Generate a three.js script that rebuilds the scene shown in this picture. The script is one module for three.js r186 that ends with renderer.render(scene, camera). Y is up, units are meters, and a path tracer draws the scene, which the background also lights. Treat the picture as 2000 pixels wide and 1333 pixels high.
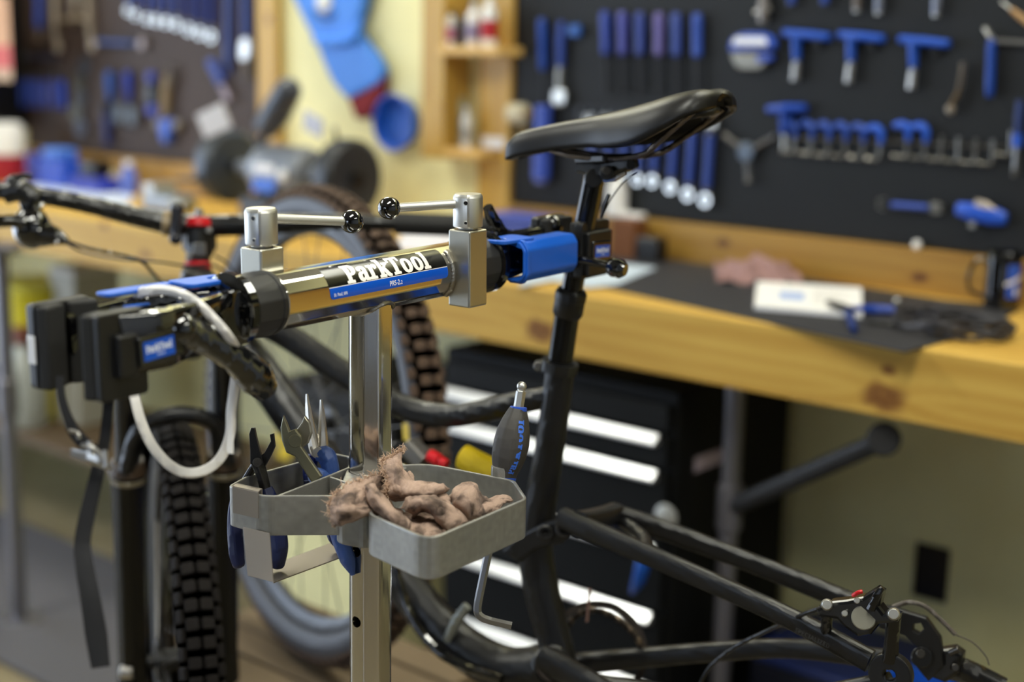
import * as THREE from 'three';
import { RoundedBoxGeometry } from 'three/addons/geometries/RoundedBoxGeometry.js';
import { mergeGeometries, mergeVertices, toCreasedNormals } from 'three/addons/utils/BufferGeometryUtils.js';
import { RectAreaLightUniformsLib } from 'three/addons/lights/RectAreaLightUniformsLib.js';
import { ImprovedNoise } from 'three/addons/math/ImprovedNoise.js';
import { Brush, Evaluator, SUBTRACTION } from 'three-bvh-csg';

// ------------------------------------------------------------------ camera, daylight, exposure
// World: the bench wall is the plane z = 0, x runs along it to the right, y is up, metres.
const scene = new THREE.Scene();
const camera = new THREE.PerspectiveCamera(26.98, 2000 / 1333, 0.05, 60);
{
  const pitch = THREE.MathUtils.degToRad(11.53), roll = THREE.MathUtils.degToRad(1.14), yaw = THREE.MathUtils.degToRad(40.38);
  camera.position.set(0, 1.42, 2.65);
  camera.rotation.order = 'YXZ';
  camera.rotation.set(-pitch, yaw, roll);
}
camera.focus = 1.45;
camera.userData.fStop = 2.0;
const renderer = new THREE.WebGLRenderer();
renderer.toneMapping = THREE.LinearToneMapping;
renderer.toneMappingExposure = 1.0;
renderer.shadowMap.enabled = true;
RectAreaLightUniformsLib.init();
scene.background = new THREE.Color(0.78, 0.92, 1.14);   // overcast sky seen through the windows
scene.backgroundIntensity = 4.6;
const ROOM = { x0: -5.05, x1: 2.8, z1: 6.2, h: 2.95 };
const unseenCeilingLights = [   // unseen lamps placed for their light, the last an added fill: [x, z, length along x, along z, intensity]
  [-0.96, 0.24, 1.1, 0.3, 13], [-3.2, 0.26, 1.1, 0.3, 20], [-0.5, 2.3, 0.4, 1.2, 21], [-3.2, 2.2, 0.5, 1.2, 15], [1.3, 1.5, 0.3, 1.2, 20],
];

// ------------------------------------------------------------------ helpers
function rng(seed) { let a = seed >>> 0; return () => { a = (a + 0x6D2B79F5) >>> 0; let t = Math.imul(a ^ (a >>> 15), 1 | a); t = (t + Math.imul(t ^ (t >>> 7), 61 | t)) ^ t; return ((t ^ (t >>> 14)) >>> 0) / 4294967296; }; }
const perlin = new ImprovedNoise();
const noise3 = (x, y, z) => perlin.noise(x, y, z);
const fbm = (x, y, z, o = 4) => { let s = 0, a = 0.5; for (let i = 0; i < o; i++) { s += a * perlin.noise(x, y, z + i * 7.3); x *= 2.03; y *= 2.03; z *= 2.03; a *= 0.5; } return s; };
const V = (x, y, z) => new THREE.Vector3(x, y, z);
const vec = (p) => (p.isVector3 ? p.clone() : new THREE.Vector3(p[0], p[1], p[2]));
const lerp = (a, b, t) => a + (b - a) * t;
const clamp01 = (t) => Math.min(1, Math.max(0, t));
const sstep = (a, b, x) => { const t = clamp01((x - a) / (b - a)); return t * t * (3 - 2 * t); };
const used = {};
function numbered(name) { const k = used[name] = (used[name] ?? -1) + 1; return k ? `${name}_${String(k).padStart(3, '0')}` : name; }

function std(hex, rough = 0.6, metal = 0, more = {}) { return new THREE.MeshPhysicalMaterial({ color: new THREE.Color(hex), roughness: rough, metalness: metal, ...more }); }

// --- geometry pieces (all return non-indexed geometries with position, normal, uv)
function clean(g) {
  let h = g.index ? g.toNonIndexed() : g;
  for (const k of Object.keys(h.attributes)) if (!['position', 'normal', 'uv'].includes(k)) h.deleteAttribute(k);
  if (!h.attributes.normal) h.computeVertexNormals();
  if (!h.attributes.uv) h.setAttribute('uv', new THREE.BufferAttribute(new Float32Array(h.attributes.position.count * 2), 2));
  h.morphAttributes = {}; h.clearGroups();
  return h;
}
function frame(o, x, y) {      // a matrix from an origin and two (made orthogonal) axes
  const X = vec(x).normalize(), Z = X.clone().cross(vec(y)).normalize(), Y = Z.clone().cross(X);
  return new THREE.Matrix4().makeBasis(X, Y, Z).setPosition(vec(o));
}
function along(a, b) {         // y axis from a to b
  const A = vec(a), d = vec(b).sub(A), q = new THREE.Quaternion().setFromUnitVectors(V(0, 1, 0), d.clone().normalize());
  return new THREE.Matrix4().compose(A, q, V(1, 1, 1));
}
const place = (g, m) => clean(g).applyMatrix4(m);
const at = (g, x, y, z, rx = 0, ry = 0, rz = 0, s = 1) => place(g, new THREE.Matrix4().compose(V(x, y, z), new THREE.Quaternion().setFromEuler(new THREE.Euler(rx, ry, rz, 'YXZ')), typeof s === 'number' ? V(s, s, s) : vec(s)));
function box(w, h, d, x = 0, y = 0, z = 0, r = 0.002, rx = 0, ry = 0, rz = 0) { return at(new RoundedBoxGeometry(w, h, d, 2, Math.min(r, w / 2.01, h / 2.01, d / 2.01)), x, y, z, rx, ry, rz); }
function span(x0, x1, y0, y1, z0, z1, r = 0.002) { return box(Math.abs(x1 - x0), Math.abs(y1 - y0), Math.abs(z1 - z0), (x0 + x1) / 2, (y0 + y1) / 2, (z0 + z1) / 2, r); }
function lathe(profile, a, b, seg = 28) {        // profile [[radius, height]...] turned about the axis a -> b, height in metres from a
  const g = new THREE.LatheGeometry(profile.map(([r, h]) => new THREE.Vector2(Math.max(r, 1e-5), h)), seg);
  return place(toCreasedNormals(g.toNonIndexed(), 0.6), along(a, b));
}
function cyl(a, b, r, r2 = r, seg = 24, bev = 0) {
  const L = vec(b).sub(vec(a)).length(), e = bev || Math.min(r, r2, L) * 0.12;
  return lathe([[0, 0], [r - e, 0], [r, e], [r2, L - e], [r2 - e, L], [0, L]], a, b, seg);
}
const ball = (p, r, s = [1, 1, 1], seg = 24) => at(new THREE.SphereGeometry(r, seg, Math.round(seg * 0.7)), p[0] ?? p.x, p[1] ?? p.y, p[2] ?? p.z, 0, 0, 0, s);
const ring = (a, b, r, t, seg = 40, sides = 12) => {    // torus about the axis a -> b centred on a
  const g = new THREE.TorusGeometry(r, t, sides, seg); g.rotateX(Math.PI / 2); return place(g, along(a, b));
};
// a tube swept along points; rad is a number, [r...] per point, or (t) => [rx, ry]
function sweep(pts, rad, o = {}) {
  const { n = Math.max(8, (pts.length - 1) * 8), sides = 14, closed = false, smooth = true, up = null, power = 1, tension = 0.5 } = o;
  const P = pts.map(vec);
  const curve = smooth && P.length > 2 ? new THREE.CatmullRomCurve3(P, closed, 'catmullrom', tension) : null;
  const point = (t) => { if (curve) return curve.getPoint(t); const f = t * (P.length - 1), i = Math.min(P.length - 2, Math.floor(f)); return P[i].clone().lerp(P[i + 1], f - i); };
  const R = (t) => { if (typeof rad === 'function') { const v = rad(t); return Array.isArray(v) ? v : [v, v]; } if (Array.isArray(rad)) { const f = t * (rad.length - 1), i = Math.min(rad.length - 2, Math.floor(f)), v0 = rad[i], v1 = rad[i + 1], k = f - i; const a0 = [].concat(v0), a1 = [].concat(v1); return [lerp(a0[0], a1[0], k), lerp(a0[1] ?? a0[0], a1[1] ?? a1[0], k)]; } return [rad, rad]; };
  const N = closed ? n : n + 1, c = [], tan = [];
  for (let i = 0; i < N; i++) c.push(point(i / n));
  for (let i = 0; i < N; i++) { const a = c[closed ? (i - 1 + N) % N : Math.max(0, i - 1)], b = c[closed ? (i + 1) % N : Math.min(N - 1, i + 1)]; tan.push(b.clone().sub(a).normalize()); }
  let nrm = up ? vec(up) : (Math.abs(tan[0].y) < 0.9 ? V(0, 1, 0) : V(1, 0, 0));
  const pos = [], uv = [], idx = [];
  let len = 0;
  for (let i = 0; i < N; i++) {
    if (up) nrm = vec(up);
    nrm = nrm.clone().addScaledVector(tan[i], -nrm.dot(tan[i])).normalize();
    const bin = tan[i].clone().cross(nrm);
    const [rx, ry] = R(i / n);
    if (i) len += c[i].distanceTo(c[i - 1]);
    for (let j = 0; j <= sides; j++) {
      const th = j / sides * Math.PI * 2, cs = Math.cos(th), sn = Math.sin(th);
      const e = (v) => Math.sign(v) * Math.pow(Math.abs(v), power);
      const q = c[i].clone().addScaledVector(bin, rx * e(cs)).addScaledVector(nrm, ry * e(sn));
      pos.push(q.x, q.y, q.z); uv.push(len, j / sides * 2 * Math.PI * Math.max(rx, ry));
    }
  }
  const w = sides + 1, M = closed ? N : N - 1;
  for (let i = 0; i < M; i++) for (let j = 0; j < sides; j++) { const a = i * w + j, b = ((i + 1) % N) * w + j; idx.push(a, a + 1, b, b, a + 1, b + 1); }
  if (!closed) for (const [i, flip] of [[0, 1], [N - 1, 0]]) {
    const k = pos.length / 3; pos.push(c[i].x, c[i].y, c[i].z); uv.push(0, 0);
    for (let j = 0; j < sides; j++) { const a = i * w + j; flip ? idx.push(k, a + 1, a) : idx.push(k, a, a + 1); }
  }
  const g = new THREE.BufferGeometry();
  g.setAttribute('position', new THREE.Float32BufferAttribute(pos, 3)); g.setAttribute('uv', new THREE.Float32BufferAttribute(uv, 2)); g.setIndex(idx);
  return clean(toCreasedNormals(g, power < 0.9 ? 0.5 : 0.9));
}
// outline in a plane (points [x, y]) extruded along the plane's z by depth, set into the frame m (centre of the depth)
function slab(points, depth, m = new THREE.Matrix4(), bevel = 0.0008, holes = [], curve = 12) {
  const s = points instanceof THREE.Shape ? points : new THREE.Shape(points.map(([x, y]) => new THREE.Vector2(x, y)));
  for (const h of holes) s.holes.push(h instanceof THREE.Path ? h : new THREE.Path(h.map(([x, y]) => new THREE.Vector2(x, y))));
  const b = Math.min(bevel, depth * 0.45);
  const g = new THREE.ExtrudeGeometry(s, { depth: depth - 2 * b, bevelEnabled: b > 0, bevelSize: b, bevelThickness: b, bevelOffset: -b, bevelSegments: 2, curveSegments: curve });
  g.translate(0, 0, -depth / 2 + b);
  return place(g, m);
}
// a flat piece of that thickness whose outline is given by points in space
function cut(pts, th, bevel = 0.0005, holes = []) {
  const c = pts.reduce((a, p) => a.add(vec(p)), V(0, 0, 0)).multiplyScalar(1 / pts.length), n = V(0, 0, 0);
  for (let i = 0; i < pts.length; i++) n.add(vec(pts[i]).sub(c).cross(vec(pts[(i + 1) % pts.length]).sub(c)));
  n.normalize(); const X = vec(pts[1]).sub(vec(pts[0])), m = frame(c, X, n.clone().cross(X)), inv = m.clone().invert();
  const flat = (q) => q.map((p) => { const v = vec(p).applyMatrix4(inv); return [v.x, v.y]; });
  return slab(flat(pts), th, m, bevel, holes.map(flat));
}
const circle = (x, y, r, n = 20) => Array.from({ length: n }, (_, i) => [x + r * Math.cos(i / n * 2 * Math.PI), y + r * Math.sin(i / n * 2 * Math.PI)]);
function rounded(pts, r, n = 5) {      // a polygon with its corners rounded (r one number or one per corner)
  const out = [], N = pts.length;
  for (let i = 0; i < N; i++) {
    const p = new THREE.Vector2(...pts[i]), a = new THREE.Vector2(...pts[(i + N - 1) % N]), b = new THREE.Vector2(...pts[(i + 1) % N]);
    const da = a.clone().sub(p), db = b.clone().sub(p), rr = Math.min(Array.isArray(r) ? r[i] : r, da.length() * 0.49, db.length() * 0.49);
    const p0 = p.clone().addScaledVector(da.normalize(), rr), p1 = p.clone().addScaledVector(db.normalize(), rr);
    for (let k = 0; k <= n; k++) { const t = k / n, u = 1 - t; out.push([u * u * p0.x + 2 * u * t * p.x + t * t * p1.x, u * u * p0.y + 2 * u * t * p.y + t * t * p1.y]); }
  }
  return out;
}
// a smooth surface through rows of points, nu x nv quads
function patch(rows, nu = 40, nv = 30, bend = null) {
  const R = rows.map((r) => new THREE.CatmullRomCurve3(r.map(vec), false, 'catmullrom', 0.5));
  const grid = [];
  for (let i = 0; i <= nu; i++) {
    const line = new THREE.CatmullRomCurve3(R.map((c) => c.getPoint(i / nu)), false, 'catmullrom', 0.5);
    const col = []; for (let j = 0; j <= nv; j++) col.push(line.getPoint(j / nv)); grid.push(col);
  }
  if (bend) for (let i = 0; i <= nu; i++) for (let j = 0; j <= nv; j++) bend(grid[i][j], i / nu, j / nv);
  return grid;
}
function sheet(grid, thick = 0.0016) {     // a closed cloth of that thickness about a grid
  const nu = grid.length - 1, nv = grid[0].length - 1, pos = [], uv = [], idx = [];
  const nor = (i, j) => { const a = grid[Math.max(0, i - 1)][j], b = grid[Math.min(nu, i + 1)][j], c = grid[i][Math.max(0, j - 1)], d = grid[i][Math.min(nv, j + 1)]; return b.clone().sub(a).cross(d.clone().sub(c)).normalize(); };
  let L = 0; for (let i = 1; i <= nu; i++) L += grid[i][0].distanceTo(grid[i - 1][0]);
  let H = 0; for (let j = 1; j <= nv; j++) H += grid[0][j].distanceTo(grid[0][j - 1]);
  for (const s of [1, -1]) for (let i = 0; i <= nu; i++) for (let j = 0; j <= nv; j++) { const p = grid[i][j].clone().addScaledVector(nor(i, j), s * thick / 2); pos.push(p.x, p.y, p.z); uv.push(i / nu * L, j / nv * H); }
  const w = nv + 1, o = (nu + 1) * w;
  for (let i = 0; i < nu; i++) for (let j = 0; j < nv; j++) { const a = i * w + j, b = a + w; idx.push(a, b, a + 1, b, b + 1, a + 1, o + a, o + a + 1, o + b, o + b, o + a + 1, o + b + 1); }
  const edge = (a, b) => idx.push(a, b, o + a, b, o + b, o + a);
  for (let i = 0; i < nu; i++) { edge((i + 1) * w, i * w); edge(i * w + nv, (i + 1) * w + nv); }
  for (let j = 0; j < nv; j++) { edge(j, j + 1); edge(nu * w + j + 1, nu * w + j); }
  const g = new THREE.BufferGeometry();
  g.setAttribute('position', new THREE.Float32BufferAttribute(pos, 3)); g.setAttribute('uv', new THREE.Float32BufferAttribute(uv, 2)); g.setIndex(idx);
  g.computeVertexNormals();
  return clean(g);
}

// --- things and parts. Geometry is given in world axes; it is stored relative to the thing.
function tag(o, label, category, group) { o.userData = { ...o.userData, label, category }; if (group) o.userData.group = group; return o; }
function thing(name, label, category, [x, y, z] = [0, 0, 0], turn = 0, group) {
  const o = new THREE.Group(); o.name = numbered(name); o.position.set(x, y, z); o.rotation.y = turn; scene.add(o); o.updateMatrixWorld(true);
  return tag(o, label, category, group);
}
function part(name, geos, material, parent, label, kind) {
  const g = mergeGeometries([].concat(geos).map(clean));
  parent.updateMatrixWorld(true);
  g.applyMatrix4(parent.matrixWorld.clone().invert());
  const m = new THREE.Mesh(g, material); m.name = name;
  if (label) m.userData.label = label;
  if (kind) m.userData.kind = kind;
  parent.add(m);
  return m;
}
function solo(name, label, category, geos, material, [x, y, z], group) {   // a thing that is one mesh, its origin at its base
  const g = mergeGeometries([].concat(geos).map(clean)); g.translate(-x, -y, -z);
  const m = new THREE.Mesh(g, material); m.name = numbered(name); m.position.set(x, y, z); scene.add(m);
  return tag(m, label, category, group);
}
function struct(name, geos, material, parent) {
  const m = new THREE.Mesh(mergeGeometries([].concat(geos).map(clean)), material); m.name = name;
  if (!parent) m.userData.kind = 'structure';
  (parent ?? scene).add(m);
  return m;
}
function moved(o, [x, y, z], rz = 0, ry = 0, s = 1) { o.position.set(x, y, z); o.rotation.set(0, ry, rz, 'YXZ'); o.scale.setScalar(s); o.updateMatrixWorld(true); return o; }
function copy(root, label, [x, y, z], rz = 0, ry = 0, s = 1) { const c = root.clone(); c.name = numbered(root.name.replace(/_\d+$/, '')); c.userData = { ...root.userData, label }; scene.add(c); return moved(c, [x, y, z], rz, ry, s); }

// --- textures computed pixel by pixel (u, v in 0..1 -> sRGB 0..255)
function texture(w, h, f, srgb = true, wrap = true) {
  const d = new Uint8Array(w * h * 4);
  for (let y = 0; y < h; y++) for (let x = 0; x < w; x++) { const c = f(x / w, y / h), k = (y * w + x) * 4; d[k] = Math.max(0, Math.min(255, c[0])); d[k + 1] = Math.max(0, Math.min(255, c[1])); d[k + 2] = Math.max(0, Math.min(255, c[2])); d[k + 3] = 255; }
  const t = new THREE.DataTexture(d, w, h); t.magFilter = THREE.LinearFilter; t.minFilter = THREE.LinearMipmapLinearFilter; t.generateMipmaps = true;
  if (srgb) t.colorSpace = THREE.SRGBColorSpace;
  t.wrapS = t.wrapT = wrap ? THREE.RepeatWrapping : THREE.ClampToEdgeWrapping; t.needsUpdate = true;
  return t;
}
function painted(w, h, draw) {     // a canvas print
  const c = document.createElement('canvas'); c.width = w; c.height = h; draw(c.getContext('2d'), w, h);
  const t = new THREE.CanvasTexture(c); t.colorSpace = THREE.SRGBColorSpace; return t;
}
// wood with grain along u; knots [[u, v, size]...] with u, v in metres over a w x h metre board
function wood(wm, hm, px, seed, light, dark, knots = []) {
  const W = px, H = Math.min(1024, Math.max(32, Math.round(px * hm / wm)));
  return texture(W, H, (u, v) => {
    const x = u * wm, y = v * hm;
    let yy = y + 0.012 * fbm(x * 1.3 + seed, y * 3, seed, 3);
    let knot = 0;
    for (const [kx, ky, s] of knots) { const dx = (x - kx) / 1.6, dy = y - ky, r = Math.hypot(dx, dy); yy += Math.sign(dy || 1) * s * 0.7 * Math.exp(-((x - kx) ** 2) / (s * s * 7)) * Math.exp(-Math.abs(dy) / (s * 1.6)); const wob = 1 + 0.35 * noise3(dx * 60 / 1 + seed, dy * 60, 2); knot = Math.max(knot, 1 - sstep(s * 0.45 * wob, s * 1.05 * wob, r)); }
    const rings = 0.5 + 0.5 * Math.sin((yy * 95 + 5 * fbm(x * 0.5, yy * 9, seed + 3, 3)) * 2.2);
    const fine = 0.5 + 0.5 * noise3(x * 6, yy * 900, seed);
    let t = 0.30 * rings + 0.22 * fine + 0.5 * (0.5 + fbm(x * 2.1, yy * 14, seed + 9, 3));
    t = clamp01(t * 0.9 - 0.12);
    const k = knot * (0.72 + 0.25 * noise3(x * 140, y * 140, 5));
    return [0, 1, 2].map((i) => lerp(lerp(light[i], dark[i], t), [92, 52, 24][i], clamp01(k)));
  });
}

// ------------------------------------------------------------------ shared materials
const speckle = texture(256, 256, (u, v) => { const k = 128 + 70 * fbm(u * 40, v * 40, 1, 3); return [k, k, k]; }, false);
const grainBump = (rx, ry) => { const t = speckle.clone(); t.repeat.set(rx, ry); t.needsUpdate = true; return t; };
const paintTex = texture(512, 512, (u, v) => { const n = fbm(u * 6, v * 6, 3, 4) * 10 + fbm(u * 90, v * 90, 8, 2) * 5; return [231 + n, 224 + n, 167 + n]; });
const concreteTex = texture(512, 512, (u, v) => { const n = fbm(u * 7, v * 7, 3, 5) * 34 + fbm(u * 70, v * 70, 8, 2) * 16; return [122 + n * 0.8, 111 + n * 0.8, 86 + n * 0.8]; });
const M = {
  paint: std('#ffffff', 0.62, 0, { map: paintTex }),
  ceiling: std('#8d887c', 0.9), darkwall: std('#8b8880', 0.85), bluewall: std('#a9aebb', 0.8), backwall: std('#4b4842', 0.85),  // unseen room surfaces, tones chosen for the light they reflect
  floor: std('#ffffff', 0.28, 0, { map: concreteTex }),
  mat: std('#49474a', 0.85, 0, { bumpMap: grainBump(8, 8), bumpScale: 0.001 }),
  peg: std('#41342d', 0.6, 0, { specularIntensity: 0.6 }), pegRight: std('#17191b', 0.6, 0, { specularIntensity: 0.6 }),  // left board lighter and browner: reflected light put into its colour
  chrome: std('#c9c6c1', 0.09, 1), steel: std('#b9b6b0', 0.3, 1), zinc: std('#c6c5bf', 0.4, 1), darkSteel: std('#5b5854', 0.35, 1), raw: std('#a29d92', 0.3, 1),
  black: std('#0b0b0c', 0.32), gloss: std('#070708', 0.06, 0, { clearcoat: 1, clearcoatRoughness: 0.03 }), satin: std('#101011', 0.36), rubber: std('#151515', 0.75), matte: std('#1d1d1e', 0.55),
  blue: std('#1355b8', 0.4), deepBlue: std('#16286f', 0.38), lilac: std('#3c52a2', 0.3), navy: std('#0c2a66', 0.45), pouch: std('#0f4fb4', 0.4),
  white: std('#e4e2dd', 0.6), paper: std('#e9eaee', 0.7), red: std('#c3121d', 0.35), yellow: std('#d8b908', 0.5), tan: std('#b8a98c', 0.6),
  glass: std('#ffffff', 0.02, 0, { transmission: 1, thickness: 0, ior: 1.45 }),
};

// ------------------------------------------------------------------ the room
{
  const { x0, x1, z1, h } = ROOM, T = 0.12;
  const plane = (w, hh, d, x, y, z, rep = 1) => { const g = new THREE.BoxGeometry(w, hh, d), p = g.attributes.position, n = g.attributes.normal, uv = g.attributes.uv; for (let i = 0; i < p.count; i++) { const X = p.getX(i) + x, Y = p.getY(i) + y, Z = p.getZ(i) + z; Math.abs(n.getX(i)) > 0.5 ? uv.setXY(i, Z * rep, Y * rep) : Math.abs(n.getY(i)) > 0.5 ? uv.setXY(i, X * rep, Z * rep) : uv.setXY(i, X * rep, Y * rep); } g.translate(x, y, z); return clean(g); };
  struct('floor', plane(x1 - x0, T, z1, (x0 + x1) / 2, -T / 2, z1 / 2), M.floor);
  struct('ceiling', plane(x1 - x0, T, z1, (x0 + x1) / 2, h + T / 2, z1 / 2), M.ceiling);
  struct('wall_back', plane(x1 - x0, h, T, (x0 + x1) / 2, h / 2, -T / 2), M.paint);
  struct('wall_right', plane(T, h, z1 + 2 * T, x1 + T / 2, h / 2, z1 / 2), M.bluewall);
  // left wall, out of view, glazed to the floor for cool side light
  for (const [nm, xs, wz0, wz1, wy0, wy1, mat, no, cols] of [['wall_left', x0 - T / 2, 0.8, 5.3, 0.03, 2.3, M.paint, 1, 4]]) {
    struct(nm, [plane(T, h, wz0 + T, xs, h / 2, wz0 / 2 - T / 2), plane(T, h, z1 + T - wz1, xs, h / 2, (z1 + T + wz1) / 2), plane(T, wy0, wz1 - wz0, xs, wy0 / 2, (wz0 + wz1) / 2), plane(T, h - wy1, wz1 - wz0, xs, (h + wy1) / 2, (wz0 + wz1) / 2)], mat);
    const win = struct('window_' + no, plane(0.008, wy1 - wy0, wz1 - wz0, xs, (wy0 + wy1) / 2, (wz0 + wz1) / 2), M.glass);
    const bars = []; for (let k = 0; k <= cols; k++) bars.push(plane(0.05, wy1 - wy0, 0.05, xs, (wy0 + wy1) / 2, lerp(wz0, wz1, k / cols))); for (const y of [wy0, wy1]) bars.push(plane(0.05, 0.05, wz1 - wz0, xs, y, (wz0 + wz1) / 2));
    struct('unseen_window_frame', bars, M.white, win);
  }
  const fx0 = -1.9, fx1 = -0.1, fy0 = 1.0, fy1 = 2.1;     // unseen window behind the camera, placed for soft front light
  struct('wall_front', [plane(fx0 - x0, h, T, (x0 + fx0) / 2, h / 2, z1 + T / 2), plane(x1 - fx1, h, T, (x1 + fx1) / 2, h / 2, z1 + T / 2), plane(fx1 - fx0, fy0, T, (fx0 + fx1) / 2, fy0 / 2, z1 + T / 2), plane(fx1 - fx0, h - fy1, T, (fx0 + fx1) / 2, (h + fy1) / 2, z1 + T / 2)], M.backwall);
  const win4 = struct('window_2', plane(fx1 - fx0, fy1 - fy0, 0.008, (fx0 + fx1) / 2, (fy0 + fy1) / 2, z1 + T / 2), M.glass);
  struct('unseen_window_frame', [0, 1, 2].map((k) => plane(0.05, fy1 - fy0, 0.05, lerp(fx0, fx1, k / 2), (fy0 + fy1) / 2, z1 + T / 2)), M.white, win4);
  // unseen ceiling lamps, one an added fill, each a housing, a glowing diffuser and the light just below it
  unseenCeilingLights.forEach(([x, z, lx, lz, power], i) => {
    const t = thing('unseen_ceiling_light', ['unseen white ceiling light over the bench, placed for the streak on the cross tube', 'unseen white ceiling light over the bench grinder, placed to light the left pegboard', 'unseen white ceiling light near the camera, placed to light the bench front', 'unseen white ceiling light over the grey floor mat, placed to brighten the drawer pulls', 'added unseen fill light by the right wall, brightening the right side of the tray'][i], 'light', [x, h, z], 0, 'unseen ceiling lights');
    part('housing', box(lx + 0.04, 0.06, lz + 0.04, x, h - 0.03, z, 0.01), M.white, t);
    part('diffuser', box(lx, 0.02, lz, x, h - 0.065, z, 0.006), new THREE.MeshStandardMaterial({ color: '#fff', emissive: new THREE.Color(0.98, 1, 0.9), emissiveIntensity: power * 0.5 }), t);
    const l = new THREE.RectAreaLight(new THREE.Color(0.99, 0.97, 0.86), power, lx, lz); l.position.set(x, h - 0.085, z); l.lookAt(x, 0, z); scene.add(l);
  });
}
// ------------------------------------------------------------------ workbench along the wall
const BENCH = 0.97;
const pineL = [206, 170, 84], pineD = [158, 114, 40];
{
  const x0 = -5.04, x1 = 1.3, F = 0.542;
  const t = thing('workbench', 'long knotty pine workbench along the wall on pipe legs', 'workbench', [-2, 0, 0.3]);
  const uvx = (g, ox, oy, w, h) => { const p = g.attributes.position, u = g.attributes.uv; for (let i = 0; i < p.count; i++) u.setXY(i, (p.getX(i) - ox) / w, (p.getY(i) - oy + (p.getZ(i)) * 1.0) / h); return g; };
  const L = x1 - x0;
  const kn = [[-.9984, .8775, .03], [-1.7228, .8844, .028], [-.993, .9237, .010], [-.7821, .9818, .016], [-3.0138, .8948, .016], [-3.189, .9563, .012]].map(([x, y, s]) => [x - x0, y - 0.8455 + F, s]);
  const fascia = wood(L, 0.7, 2048, 3, pineL, pineD, kn);
  part('worktop', uvx(span(x0, x1, BENCH - 0.02, BENCH, 0.0, F - 0.002, 0.004), x0, 0, L, 0.7), std('#ffffff', 0.55, 0, { map: fascia, specularIntensity: 0.5 }), t);
  part('fascia', uvx(span(x0, x1, 0.8455, BENCH - 0.0015, F - 0.034, F, 0.004), x0, 0.8455, L, 0.7), std('#ffffff', 0.55, 0, { map: fascia, specularIntensity: 0.5 }), t);
  const bk = [[-1.6304, 1.0211, .012], [-1.1795, .9986, .013]].map(([x, y, s]) => [x + 2.2 , y - BENCH + 0.038, s]);
  const back = wood(3.2, 0.2, 1024, 11, pineL, pineD, bk);
  part('backsplash', uvx(span(-2.25, 0.95, BENCH, 1.056, 0.0, 0.038, 0.003), -2.2, BENCH, 3.2, 0.2), std('#d6ccbc', 0.5, 0, { map: back }), t);  // both backsplashes: pine tinted darker to stand for weaker light there
  part('backsplash', uvx(span(-4.9, -3.19, BENCH, 1.07, 0.0, 0.038, 0.003), -5.04, BENCH, 3.2, 0.2), std('#d6ccbc', 0.5, 0, { map: back }), t);
  // galvanised pipe legs with tee fittings, one with a black diagonal brace
  const pipe = std('#77757a', 0.35, 0.7);
  const leg = (x, z) => { const l = part('leg', [cyl([x, 0.01, z], [x, BENCH - 0.02, z], 0.0185), cyl([x, 0, z], [x, 0.015, z], 0.055), cyl([x, BENCH - 0.04, z], [x, BENCH - 0.02, z], 0.05)], pipe, t); part('tee_fitting', cyl([x, 0.535, z], [x, 0.625, z], 0.0245), pipe, l); return l; };
  leg(-1.355, 0.41); leg(...[-3.0781,.9011]); leg(0.6, 0.15);
  const b0 = V(-1.355, 0.578, 0.41), b1 = V(...[-1.0144,.7939,.5]), bd = b1.clone().sub(b0).normalize();
  const br = part('brace', [cyl(b0, b1, 0.0175)], M.matte, t, 'black diagonal pipe brace');
  part('flange', [lathe([[0, 0], [0.026, 0], [0.0285, 0.004], [0.0285, 0.010], [0.02, 0.016], [0.018, 0.026], [0, 0.028]], b1.clone().add(V(0.012, 0.008, 0.016)), b1.clone().add(V(0.012 - 0.06, 0.008 - 0.02, 0.016 - 0.1)), 32)], M.matte, br);
  part('lower_shelf', span(-4.9, -2.95, 0.26, 0.28, 0.05, 0.5), std('#5d4a30', 0.7), t);
}
// pegboards with wooden trim
{
  const p1 = thing('pegboard', 'black pegboard on the right behind the saddle, hung with blue tools', 'pegboard', [-0.8, 1.07, 0]);
  part('board', span(-2.25, 0.9, 1.058, 2.3, 0.001, 0.016), M.pegRight, p1);
  const trim = wood(1.3, 0.1, 512, 5, pineL, pineD, [[0.5, 0.05, 0.012]]);
  const uvy = (g, ox, oy) => { const p = g.attributes.position, u = g.attributes.uv; for (let i = 0; i < p.count; i++) u.setXY(i, (p.getY(i) - oy) / 1.3, (p.getX(i) - ox) / 0.1); return g; };
  part('trim', uvy(span(-2.352, -2.2505, 0.972, 2.3, 0.001, 0.03), -2.352, 0.99), std('#ffffff', 0.45, 0, { map: trim }), p1, 'wooden edge post of the pegboard');
  const p2 = thing('pegboard', 'black pegboard on the left behind the bench grinder, its sheen painted in brown', 'pegboard', [-3.9, 1.07, 0]);
  part('board', span(-4.42, -3.188, 1.072, 2.3, 0.001, 0.016), M.peg, p2);
  part('trim', uvy(span(-3.187, -3.105, 0.972, 2.3, 0.001, 0.03), -3.187, 0.99), std('#ffffff', 0.45, 0, { map: trim }), p2);
}

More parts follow.
